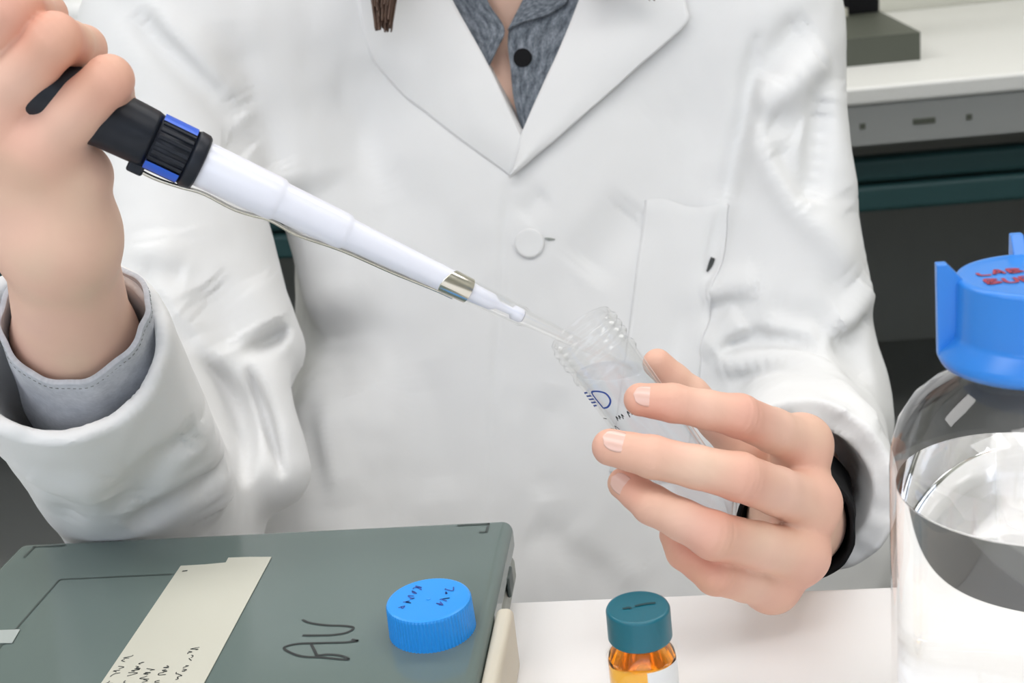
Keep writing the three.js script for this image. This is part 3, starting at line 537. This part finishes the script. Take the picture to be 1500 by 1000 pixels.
// ------------------------------------------------------------------ centrifuge tube in the other hand
const MOUTH = [-0.0379, 0.8895, 0.0268], TUBE_END = [0.0192, 0.7856, 0.0219];
{
  const t = thing('centrifuge_tube', 'clear plastic centrifuge tube with blue lettering held between the fingers', 'tube', MOUTH);
  t.quaternion.setFromUnitVectors(new THREE.Vector3(0, -1, 0), V3(unit(sub(TUBE_END, MOUTH))));
  const thread = [];
  for (let k = 0; k < 3; k++) thread.push([0.0142, -0.0025 - k * 0.0035], [0.0152, -0.0034 - k * 0.0035], [0.0152, -0.0042 - k * 0.0035], [0.0142, -0.0051 - k * 0.0035]);
  obj('tube_wall', lathe([[0, -0.1115], [0.003, -0.1105], [0.0124, -0.0975], [0.0130, -0.03], [0.0131, -0.002], [0.0133, 0], [0.0140, 0], [0.0142, -0.001], ...thread, [0.0142, -0.0155], [0.0150, -0.017], [0.0150, -0.0185], [0.0142, -0.0195], [0.0140, -0.098], [0.0035, -0.1125], [0, -0.1135]].map(([r, y]) => [r, y]), 72), MAT.clear, t);
  // what is in it: the inside of the tube below a level surface
  const axis = unit(sub(TUBE_END, MOUTH)), level = [-0.0290, 0.8702, 0.0289][1], inner = cone(add(MOUTH, axis, 0.0), add(MOUTH, axis, 0.094), 0.01275, 0.0122), foot = cone(add(MOUTH, axis, 0.088), add(MOUTH, axis, 0.108), 0.0118, 0.003);
  t.updateMatrixWorld(true);
  const liq = skinOf((x, y, z) => smax(Math.min(inner(x, y, z), foot(x, y, z)), y - level, 0.0012), [0, 1, 2].map((i) => Math.min(MOUTH[i], TUBE_END[i]) - 0.02), [0, 1, 2].map((i) => Math.max(MOUTH[i], TUBE_END[i]) + 0.02), 0.0012);
  obj('liquid', liq.applyMatrix4(t.matrixWorld.clone().invert()), MAT.tubeWater, t);
  // print on the wall: a = angle round the tube, b = height along it
  const wrap = (list, w, r = 0.01425) => merge(list.map((pts) => { const g = ribbon(pts, w, [0, 0, 0], [1, 0, 0], [0, 1, 0], 0), p = g.attributes.position; for (let i = 0; i < p.count; i++) { const a = PRINTTURN + p.getX(i) / r, y = p.getY(i); p.setXYZ(i, Math.sin(a) * r, y, Math.cos(a) * r); } g.computeVertexNormals(); return g; }));
  const lx = -0.0095, ly = -0.0265, L = (q) => q.map((s) => s.map(([a, b]) => [a * 1.3 + lx, b * 1.3 + ly]));
  const arcs = []; for (let k = 0; k < 5; k++) { const b = -0.0026 + k * 0.0013, h = Math.sqrt(Math.max(0.000002, 0.000013 - b * b)); arcs.push([[-0.0050 - h, b - 0.0008], [-0.0050, b + 0.0003], [-0.0050 + h, b + 0.0008]]); }
  obj('blue_lettering', wrap(L([...arcs, [[-0.0002, -0.0032], [-0.0002, 0.0032], [0.0020, 0.0031], [0.0042, 0.0014], [0.0042, -0.0014], [0.0020, -0.0031], [-0.0002, -0.0032]]]), 0.0008), MAT.printBlue, t);
  const marks = [];
  for (let k = 0; k < 9; k++) { marks.push([[-0.0155, -0.036 - k * 0.0055], [-0.0125, -0.036 - k * 0.0055]]); if (k % 2) marks.push([[-0.0112, -0.037 - k * 0.0055], [-0.0105, -0.0345 - k * 0.0055], [-0.0092, -0.0365 - k * 0.0055]]); }
  for (let k = 0; k < 12; k++) { const x = -0.007 + k * 0.0014; if (k % 4 !== 3) marks.push([[x, -0.0375 - rnd() * 0.0012], [x + 0.0005, -0.0358], [x + 0.0008, -0.0372]]); }
  obj('graduation_marks', wrap(marks, 0.0004), MAT.ink, t);
}
// ------------------------------------------------------------------ the person
const person = thing('person', 'person in a white lab coat over a grey shirt pipetting into a tube', 'person', [-0.1, 0, -0.35]);
const own = (name, g, m, parent = person) => obj(name, g.translate(0.1, 0, 0.35), m, parent);
const partOf = (name, g, m, parent) => obj(name, g.translate(0.1, 0, 0.35), m, parent);

// hand that holds the tube
const handL = {
  index: [[[0.0509, 0.8251, 0.0095], 0.0108], [[0.0229, 0.8522, 0.0394], 0.0087], [[-0.0030, 0.8626, 0.0470], 0.0075], [[-0.0154, 0.8648, 0.0469], 0.0066]],
  middle: [[[0.0512, 0.8044, 0.0249], 0.0115], [[0.0207, 0.8347, 0.0584], 0.0095], [[-0.0121, 0.8481, 0.0648], 0.0082], [[-0.0278, 0.8521, 0.0625], 0.0072]],
  ring: [[[0.0449, 0.7868, 0.0360], 0.0110], [[0.0092, 0.8148, 0.0678], 0.0094], [[-0.0136, 0.8277, 0.0645], 0.0077], [[-0.0242, 0.8331, 0.0556], 0.0065]],
  pinky: [[[0.0331, 0.7733, 0.0369], 0.0102], [[0.0092, 0.7951, 0.0627], 0.0084], [[-0.0023, 0.8012, 0.0548], 0.0073], [[-0.0060, 0.8040, 0.0459], 0.0062]],
  thumb: [[[0.0442, 0.7851, -0.0165], 0.0130], [[0.0267, 0.8168, -0.0088], 0.0104], [[0.0048, 0.8450, -0.0046], 0.0079], [[-0.0086, 0.8612, -0.0029], 0.0064]],
};
const backL = [-0.003, 0, -0.004];
const palmL = [
  cone(WRIST_L, handL.index[0][0], 0.0165, 0.0104), cone(WRIST_L, handL.middle[0][0], 0.0170, 0.0108), cone(WRIST_L, handL.ring[0][0], 0.0170, 0.0102), cone(WRIST_L, handL.pinky[0][0], 0.0155, 0.0095),
  cone(WRIST_L, handL.thumb[0][0], 0.017, 0.0125), cone(add(handL.index[0][0], backL), add(handL.middle[0][0], backL), 0.0092, 0.0092), cone(add(handL.middle[0][0], backL), add(handL.ring[0][0], backL), 0.0092, 0.0092), cone(add(handL.ring[0][0], backL), add(handL.pinky[0][0], backL), 0.0092, 0.0088),
  cone(WRIST_L, add(WRIST_L, sub(ELBOW_L, WRIST_L), 0.5), 0.0175, 0.024)];
// hand that holds the pipette
const handR = {
  pinky: [[[-0.2191, 0.9895, 0.0834], 0.0120], [[-0.1846, 1.0111, 0.0905], 0.0080], [[-0.1982, 0.9996, 0.0600], 0.0074], [[-0.2180, 0.9910, 0.0551], 0.0066]],
  ring: [[[-0.2337, 1.0031, 0.0873], 0.0120], [[-0.1986, 1.0263, 0.0947], 0.0087], [[-0.2036, 1.0208, 0.0643], 0.0079], [[-0.2263, 1.0051, 0.0589], 0.0070]],
  middle: [[[-0.2498, 1.0155, 0.0875], 0.0128], [[-0.2110, 1.0371, 0.0939], 0.0096], [[-0.2174, 1.0335, 0.0619], 0.0085], [[-0.2405, 1.0186, 0.0564], 0.0072]],
  index: [[[-0.2659, 1.0284, 0.0833], 0.0125], [[-0.2282, 1.0505, 0.0896], 0.0095], [[-0.2363, 1.0406, 0.0611], 0.0083], [[-0.2557, 1.0304, 0.0599], 0.0070]],
  thumb: [[[-0.2546, 0.9675, 0.0650], 0.0150], [[-0.2807, 0.9973, 0.0586], 0.0118], [[-0.2883, 1.0268, 0.0657], 0.0100], [[-0.2781, 1.0452, 0.0846], 0.0080]],
};
const palmR = [
  cone(WRIST_R, handR.pinky[0][0], 0.0165, 0.0112), cone(WRIST_R, handR.ring[0][0], 0.0168, 0.0112), cone(WRIST_R, handR.middle[0][0], 0.0168, 0.0115), cone(WRIST_R, handR.index[0][0], 0.0165, 0.011),
  cone(WRIST_R, handR.thumb[0][0], 0.0172, 0.014), cone(handR.pinky[0][0], handR.ring[0][0], 0.0098, 0.0100), cone(handR.ring[0][0], handR.middle[0][0], 0.0105, 0.0110), cone(handR.middle[0][0], handR.index[0][0], 0.0112, 0.011),
  cone([-0.2261, 0.9582, 0.0694], [-0.2120, 0.9767, 0.0718], 0.0155, 0.0122),
  cone(WRIST_R, [-0.2557, 0.8970, 0.0197], 0.0200, 0.0245), cone([-0.2557, 0.8970, 0.0197], ELBOW_R, 0.0245, 0.034)];
function handField(hand, palm, kf, back) {
  const f = Object.values(hand).map((j) => chain(j)), lines = [];
  for (const [k, j] of Object.entries(hand)) if (k !== 'thumb') for (const [q, step] of [[1, 0.0024], [2, 0.0018]]) for (const o of [-step, 0, step]) {
    const a = unit(sub(j[q + 1][0], j[q - 1][0])); lines.push([add(j[q][0], a, o), a, j[q][1] * 1.25]);
  }
  return (x, y, z) => {
    let p = palm[0](x, y, z); for (let i = 1; i < palm.length; i++) p = smin(p, palm[i](x, y, z), 0.010);
    let d = 1e9; for (const g of f) d = smin(d, g(x, y, z), 0.0012);
    d = smin(p, d, kf);
    if (Math.abs(d) < 0.004) for (const [c, a, r] of lines) {
      const px = x - c[0], py = y - c[1], pz = z - c[2], s = px * a[0] + py * a[1] + pz * a[2];
      if (s > 0.003 || s < -0.003) continue;
      const u = px * back[0] + py * back[1] + pz * back[2], q = px * px + py * py + pz * pz;
      if (u > 0 && q < r * r) d += 0.00042 * Math.exp(-s * s / 6.4e-7) * sstep(0.15, 0.7, u / r) * sstep(r * r, r * r * 0.6, q);
    }
    return d;
  };
}
const redSpots = [];
for (const h of [handL, handR]) for (const [k, j] of Object.entries(h)) {
  if (k === 'thumb') { redSpots.push([j[3][0], 0.013, 0.5]); continue; }
  redSpots.push([j[1][0], 0.0125, 0.85], [j[2][0], 0.0100, 0.6], [j[3][0], 0.012, 0.65], [j[0][0], 0.017, 0.4]);
}
function skinColour(x, y, z) {
  let r = 0;
  for (const [p, w, a] of redSpots) { const dx = x - p[0], dy = y - p[1], dz = z - p[2], d = dx * dx + dy * dy + dz * dz; if (d < w * w * 4) r += a * Math.exp(-d / (w * w)); }
  const n = noise(x * 60, y * 60, z * 60) * 0.5 + noise(x * 190, y * 190, z * 190) * 0.3;
  r = clamp(r + n * 0.12, 0, 1);
  const m = noise(x * 24 + 3, y * 24, z * 24) * 0.5 + noise(x * 48, y * 48 + 5, z * 48) * 0.35;      // pinker and yellower patches
  return [lerp(0.83, 0.73, r) - Math.abs(m) * 0.03 + n * 0.012, lerp(0.545, 0.33, r) + n * 0.016 - m * 0.035, lerp(0.42, 0.235, r) + n * 0.014 - m * 0.012];
}
const HEAD = [-0.098, 1.175, -0.375];
const bodyBits = [
  (x, y, z) => torsoCone(x, y, z) + 0.020,
  (x, y, z) => smin(yokeR(x, y, z), yokeL(x, y, z), 0.02) + 0.018,
  cone([-0.098, 1.0, -0.425], [-0.098, 1.12, -0.40], 0.056, 0.052),
  cone(SHOULDER_R, ELBOW_R, 0.040, 0.034), cone(SHOULDER_L, ELBOW_L, 0.040, 0.034), cone(ELBOW_L, WRIST_L, 0.03, 0.016), cone(ELBOW_R, [-0.2744, 0.8511, -0.0260], 0.034, 0.022),
];
const headBits = [
  cone(add(HEAD, [0, 0.03, -0.02]), add(HEAD, [0, 0.015, 0.005]), 0.082, 0.074), cone(add(HEAD, [0, 0.0, 0.015]), add(HEAD, [0, -0.075, 0.055]), 0.062, 0.026),
  cone(add(HEAD, [0, 0.012, 0.083]), add(HEAD, [0, -0.022, 0.098]), 0.007, 0.011),
  cone(add(HEAD, [-0.014, -0.05, 0.077]), add(HEAD, [0.014, -0.05, 0.077]), 0.006, 0.006), cone(add(HEAD, [-0.010, -0.058, 0.075]), add(HEAD, [0.010, -0.058, 0.075]), 0.006, 0.006),
  cone(add(HEAD, [-0.078, 0.015, -0.012]), add(HEAD, [-0.076, -0.02, -0.004]), 0.013, 0.008), cone(add(HEAD, [0.078, 0.015, -0.012]), add(HEAD, [0.076, -0.02, -0.004]), 0.013, 0.008)];
const eyes = [-1, 1].map((s) => cone(add(HEAD, [s * 0.026, 0.008, 0.088]), add(HEAD, [s * 0.034, 0.008, 0.086]), 0.011, 0.010));
const bodyField = (x, y, z) => {
  let d = 1e9; for (const b of bodyBits) d = smin(d, b(x, y, z), 0.02);
  return d;
};
const headField = (x, y, z) => {
  let d = bodyBits[2](x, y, z); headBits.forEach((b, i) => { d = smin(d, b(x, y, z), i < 2 ? 0.03 : 0.012); });
  for (const e of eyes) d = smax(d, -e(x, y, z), 0.008);
  return d;
};
const boundsOf = (hand, pad, more = []) => { const a = [...Object.values(hand).flat().map((q) => q[0]), ...more]; return [[0, 1, 2].map((i) => Math.min(...a.map((p) => p[i])) - pad), [0, 1, 2].map((i) => Math.max(...a.map((p) => p[i])) + pad)]; };
const bL = boundsOf(handL, 0.024, [WRIST_L]), bR = boundsOf(handR, 0.024, [WRIST_R, [-0.2586, 0.8883, 0.0124], [-0.2827, 0.8243, -0.0477]]);
const bodyGeo = mergeGeometries([
  skinOf(bodyField, [-0.45, 0.5, -0.62], [0.22, 1.1, 0.06], 0.010, skinColour),
  skinOf(headField, add(HEAD, [-0.12, -0.14, -0.14]), add(HEAD, [0.12, 0.15, 0.13]), 0.005, skinColour),
  skinOf(handField(handL, palmL, 0.006, unit([0.05, 0.5, 0.86])), bL[0], bL[1], 0.00125, skinColour),
  skinOf(handField(handR, palmR, 0.006, unit([-0.3, 0.35, 0.88])), bR[0], bR[1], 0.0013, skinColour)]);
const body = own('body', bodyGeo, MAT.skin);

// finger nails: thin curved plates on the end of a finger
function nail(tip, dip, up, r, w, l, parent) {
  const d = unit(sub(tip, dip)), s = unit(cross(up, d)), n = unit(cross(d, s));
  const at = (h) => (u, v) => {
    const a = (u - 0.5) * 2, c = (v - 0.72) * l, q = Math.sqrt(Math.max(0, 1 - Math.pow(Math.abs(v * 2 - 1), 2.4))), ang = a * w / r * (0.06 + 0.94 * q);
    return add(add(add(tip, d, c), s, Math.sin(ang) * (r + h)), n, Math.cos(ang) * (r + h) - 0.0011 * Math.pow(clamp((c - 0.002) / 0.006, 0, 1.4), 2));
  };
  partOf('fingernail', sheet(at(0.00015), at(-0.0006), 12, 10), MAT.nail, parent);
}
const upL = unit([-0.05, 0.50, 0.86]);
nail(handL.index[3][0], handL.index[2][0], unit([0.0, 0.62, 0.78]), 0.0067, 0.0044, 0.0108, body);
nail(handL.middle[3][0], handL.middle[2][0], unit([0.0, 0.80, 0.60]), 0.0073, 0.0048, 0.0112, body);
nail(handL.ring[3][0], handL.ring[2][0], unit([-0.5, 0.6, 0.6]), 0.0066, 0.0043, 0.0100, body);

// sleeves under the coat
function sleeve(a, b, ra, rb, wave, n = 48, m = 20) {                 // cloth tube from a to b
  const d = unit(sub(b, a)), s = unit(cross(d, [0, 1, 0])), w = cross(s, d);
  const at = (t) => (u, v) => { const q = u * Math.PI * 2, r = lerp(ra, rb, v) - t + wave * noise(Math.cos(q) * 1.6, Math.sin(q) * 1.6, v * 2.2 + ra * 70), e = 0.004 * Math.sin(q * 2 + 1) * v; return add(add(add(mix(a, b, v), s, Math.cos(q) * r), w, Math.sin(q) * r), d, e); };
  return sheet(at(0), at(0.0022), n, m);
}
{
  const a = [-0.2765, 0.8365, -0.0314], b = [-0.2473, 0.9120, 0.0316], ra = 0.033, rb = 0.0305;
  const sg = sleeve(a, b, ra, rb, 0.0015, 220, 120), sc = [], sp = sg.attributes.position;
  for (let i = 0; i < sp.count; i++) { const q = [sp.getX(i), sp.getY(i), sp.getZ(i)], n = noise(q[0] * 500, q[1] * 900, q[2] * 500) * 0.05 + noise(q[0] * 120, q[1] * 160, q[2] * 120) * 0.04; sc.push(0.55 + n, 0.57 + n, 0.61 + n); }
  sg.setAttribute('color', new THREE.Float32BufferAttribute(sc, 3));
  const sw = own('sweater_cuff', sg, MAT.sweater); sw.userData.label = 'light grey sweatshirt cuff';
  const d = unit(sub(b, a)), s = unit(cross(d, [0, 1, 0])), w = cross(s, d), st = [];
  for (let i = 0; i < 84; i++) { const q = (i + 0.5) / 84 * Math.PI * 2, r = rb + 0.0016 * noise(Math.cos(q) * 1.6, Math.sin(q) * 1.6, 2.15 + ra * 70), c = add(add(add(b, s, Math.cos(q) * r), w, Math.sin(q) * r), d, 0.004 * Math.sin(q * 2 + 1) - 0.0035), t = add(mix([0, 0, 0], s, -Math.sin(q)), w, Math.cos(q)); st.push(tube([add(c, t, -0.0006), c, add(c, t, 0.0006)], 0.00032, 3, 5)); }
  const sm = partOf('stitching', merge(st), MAT.metalGrey, sw); sm.userData.kind = 'stuff';
}
{
  const d = unit(sub(ELBOW_L, WRIST_L));
  const c = own('shirt_cuff', sleeve(add(WRIST_L, d, 0.06), add(WRIST_L, d, -0.010), 0.0255, 0.0272, 0.001), MAT.black); c.userData.label = 'black sleeve cuff';
}

// grey shirt in the V of the coat
const shirtBase = (x, y, z) => smin(torsoCone(x, y, z), smin(yokeR(x, y, z), yokeL(x, y, z), 0.02), 0.06);
function cloth(inner, outer, field, off, thick, nu = 16, nv = 30) {
  const I = curveAt(inner), O = curveAt(outer);
  const front = (u, v) => drape(mix(I(v), O(v), u), field, typeof off === 'function' ? off(u, v) : off);
  return sheet(front, (u, v) => drape(mix(I(v), O(v), u), field, (typeof off === 'function' ? off(u, v) : off) - thick), nu, nv);
}
{
  const sh = own('shirt', cloth([[-0.0806, 1.0237, -0.3684], [-0.0854, 1.0002, -0.3577], [-0.0980, 0.9828, -0.3492], [-0.0982, 0.9562, -0.3364], [-0.0969, 0.9345, -0.3279], [-0.0908, 0.9101, -0.3196]], [[-0.0234, 1.0176, -0.3697], [-0.0365, 0.9931, -0.3562], [-0.0474, 0.9683, -0.3447], [-0.0582, 0.9436, -0.3338], [-0.0701, 0.9232, -0.3254], [-0.0818, 0.9006, -0.3167]], shirtBase, -0.0075, 0.0015), MAT.shirt);
  sh.userData.label = 'grey denim shirt';
  partOf('collar', cloth([[-0.1096, 1.0268, -0.3665], [-0.1107, 1.0028, -0.3569], [-0.1004, 0.9822, -0.3488], [-0.1067, 0.9699, -0.3428], [-0.1144, 0.9568, -0.3368]], [[-0.1604, 1.0324, -0.3592], [-0.1464, 1.0045, -0.3522], [-0.1359, 0.9792, -0.3460], [-0.1285, 0.9654, -0.3410], [-0.1222, 0.9531, -0.3356]], shirtBase, (u, v) => -0.0065 + 0.003 * (1 - u), 0.0015), MAT.shirt, sh);
  partOf('collar', cloth([[-0.0985, 0.9824, -0.3490], [-0.0923, 0.9849, -0.3503], [-0.0830, 0.9869, -0.3517], [-0.0713, 0.9892, -0.3533], [-0.0571, 0.9952, -0.3566]], [[-0.0868, 1.0003, -0.3577], [-0.0833, 1.0030, -0.3591], [-0.0771, 1.0067, -0.3611], [-0.0700, 1.0095, -0.3627], [-0.0558, 1.0145, -0.3660]], shirtBase, -0.0045, 0.0015), MAT.shirt, sh);
  const b = drape([-0.0894, 0.9644, -0.3403], shirtBase, -0.0068), g = new THREE.CylinderGeometry(0.0062, 0.0064, 0.0024, 32).rotateX(Math.PI / 2);
  g.lookAt(V3([0.05, 0.35, 0.93])); partOf('button', g.translate(...b), MAT.black, sh);
}

// coat
const coatGeo = skinOf(coatField, [-0.46, 0.44, -0.62], [0.24, 1.10, 0.10], COATCELL);
const coat = own('lab_coat', coatGeo, MAT.coat); coat.userData.label = 'white cotton lab coat';
{
  const rise = (u, v) => 0.0035 + 0.004 * Math.sin(Math.PI * u) * (1 - v) + 0.0025 * u;
  partOf('lapel', cloth([[-0.1001, 0.8905, -0.3128], [-0.0929, 0.9133, -0.3206], [-0.0698, 0.9534, -0.3364], [-0.0479, 0.9942, -0.3563], [-0.0297, 1.0269, -0.3755]], [[-0.1018, 0.8862, -0.3113], [-0.0617, 0.9137, -0.3230], [-0.0187, 0.9436, -0.3403], [0.0226, 0.9740, -0.3537], [0.0221, 0.9792, -0.3553], [0.0151, 1.0135, -0.3721]], coatOuter, rise, 0.002, 24, 40), MAT.coat, coat);
  partOf('lapel', cloth([[-0.0921, 0.9106, -0.3197], [-0.1107, 0.9565, -0.3366], [-0.1341, 1.0032, -0.3539], [-0.1511, 1.0400, -0.3657]], [[-0.1017, 0.8875, -0.3118], [-0.1505, 0.9263, -0.3296], [-0.1896, 0.9642, -0.3426], [-0.2009, 1.0412, -0.3554]], coatOuter, (u, v) => 0.0028 + 0.003 * Math.sin(Math.PI * u) - 0.0021 * u, 0.002, 24, 40), MAT.coat, coat);
  partOf('pocket', cloth([[-0.0136, 0.8632, -0.3161], [-0.0035, 0.8625, -0.3192], [0.0129, 0.8549, -0.3219], [0.0287, 0.8540, -0.3200], [0.0397, 0.8588, -0.3172]], [[-0.0497, 0.6964, -0.2500], [-0.0311, 0.6894, -0.2496], [-0.0154, 0.6882, -0.2472], [-0.0016, 0.6933, -0.2452], [0.0054, 0.7154, -0.2552]], coatOuter, (u, v) => 0.0018 + 0.002 * (1 - u) * Math.sin(Math.PI * v), 0.0018, 24, 24), MAT.coat, coat);
  partOf('ink_stain', cloth([[0.0272, 0.8232, -0.3061], [0.0251, 0.8190, -0.3048], [0.0230, 0.8140, -0.3030]], [[0.0290, 0.8224, -0.3051], [0.0273, 0.8182, -0.3036], [0.0242, 0.8131, -0.3024]], coatOuter, 0.0045, 0.0008, 4, 8), MAT.ink, coat);
  partOf('buttonhole', cloth([[-0.0820, 0.8473, -0.2984], [-0.0793, 0.8471, -0.2984], [-0.0753, 0.8459, -0.2983]], [[-0.0816, 0.8464, -0.2981], [-0.0794, 0.8454, -0.2978], [-0.0753, 0.8454, -0.2981]], coatOuter, 0.0008, 0.0008, 3, 6), MAT.boxSide, coat);
  const b = drape([-0.0923, 0.8447, -0.2971], coatOuter, 0.001);
  const g = lathe([[0, 0], [0.009, 0], [0.0098, 0.0008], [0.0098, 0.0018], [0.009, 0.0026], [0.0075, 0.0022], [0, 0.0020]], 40).rotateX(Math.PI / 2); g.lookAt(V3([0.05, 0.2, 0.97]));
  const bt = partOf('button', g.translate(...b), MAT.white, coat);
}

// hair hanging beside the face
function strand(pts, r) { return tube(pts, r, 24, 5); }
{
  const g = [];
  const lock = (top, mid, end, n, spread, r) => { for (let i = 0; i < n; i++) { const o = () => [(rnd() - 0.5) * spread, (rnd() - 0.5) * spread * 0.7, (rnd() - 0.5) * spread], e = o(); g.push(strand([add(top, o(), 1.2), add(mid, e), add(add(end, e, 0.45), [0, Math.pow(rnd(), 2) * 0.022, 0])], r * (0.6 + rnd() * 0.8))); } };
  lock([-0.1635, 1.1499, -0.3875], [-0.1699, 1.0472, -0.3306], [-0.1732, 0.9923, -0.3062], 150, 0.021, 0.0006);
  lock([-0.0194, 1.1342, -0.4024], [-0.0231, 1.0439, -0.3501], [-0.0305, 1.0002, -0.3290], 60, 0.026, 0.0005);
  lock([-0.0081, 1.1330, -0.4036], [-0.0205, 1.0183, -0.3418], [-0.0003, 0.9911, -0.3301], 14, 0.010, 0.0005);
  const capHair = skinOf((x, y, z) => { const d = smin(cone(add(HEAD, [0, 0.035, -0.028]), add(HEAD, [0, 0.02, -0.01]), 0.095, 0.088)(x, y, z), smin(cone(add(HEAD, [-0.085, 0.0, -0.01]), add(HEAD, [-0.088, -0.12, 0.03]), 0.026, 0.016)(x, y, z), cone(add(HEAD, [0.085, 0.0, -0.01]), add(HEAD, [0.078, -0.12, 0.03]), 0.026, 0.016)(x, y, z), 0.01), 0.03); return smax(d, z - HEAD[2] - 0.035 - Math.max(0, (y - HEAD[1] - 0.06) * 0.5), 0.01); }, add(HEAD, [-0.14, -0.15, -0.15]), add(HEAD, [0.14, 0.16, 0.10]), 0.006);
  const hr = own('hair', merge([...g, (() => { capHair.setAttribute('uv', new THREE.Float32BufferAttribute(new Float32Array(capHair.attributes.position.count * 2), 2)); return capHair; })()]), MAT.hair); hr.userData.label = 'long brown hair';
  for (const s of [-1, 1]) partOf('eye', new THREE.SphereGeometry(0.0115, 20, 14).translate(...add(HEAD, [s * 0.030, 0.008, 0.0675])), MAT.white, body);
  for (const s of [-1, 1]) partOf('iris', new THREE.SphereGeometry(0.0056, 16, 10).scale(1, 1, 0.4).translate(...add(HEAD, [s * 0.030, 0.005, 0.0775])), MAT.hair, body);
}
{
  const l = [[[-0.17, 0.53, -0.38], [-0.20, 0.53, 0.03], 0.075, 0.06], [[-0.20, 0.53, 0.03], [-0.20, 0.08, 0.02], 0.056, 0.042], [[-0.03, 0.53, -0.38], [0.0, 0.53, 0.03], 0.075, 0.06], [[0.0, 0.53, 0.03], [0.0, 0.08, 0.02], 0.056, 0.042]].map((a) => cone(...a));
  own('trousers', skinOf((x, y, z) => Math.min(smin(l[0](x, y, z), l[1](x, y, z), 0.02), smin(l[2](x, y, z), l[3](x, y, z), 0.02)), [-0.30, 0.02, -0.48], [0.10, 0.63, 0.12], 0.012), MAT.trousers);
  for (const x of [-0.2, 0.0]) own('shoe', skinOf((a, b, c) => smax(cone([x, 0.04, 0.0], [x, 0.028, 0.15], 0.042, 0.034)(a, b, c), 0.001 - b, 0.004), [x - 0.06, -0.01, -0.06], [x + 0.06, 0.1, 0.21], 0.006), MAT.black);
}
{
  const s = thing('stool', 'dark round stool under the seated person', 'stool', [-0.1, 0, -0.38]);
  obj('seat', lathe([[0, 0.40], [0.17, 0.40], [0.185, 0.415], [0.185, 0.44], [0.17, 0.452], [0, 0.455]], 48), MAT.black, s);
  obj('column', new THREE.CylinderGeometry(0.025, 0.025, 0.38, 24).translate(0, 0.21, 0), MAT.metalGrey, s);
  obj('base', lathe([[0, 0], [0.22, 0], [0.22, 0.012], [0.03, 0.04], [0, 0.04]], 48), MAT.metalGrey, s);
}

scene.traverse((o) => { if (o.isMesh) { o.castShadow = true; o.receiveShadow = true; } });
renderer.render(scene, camera);
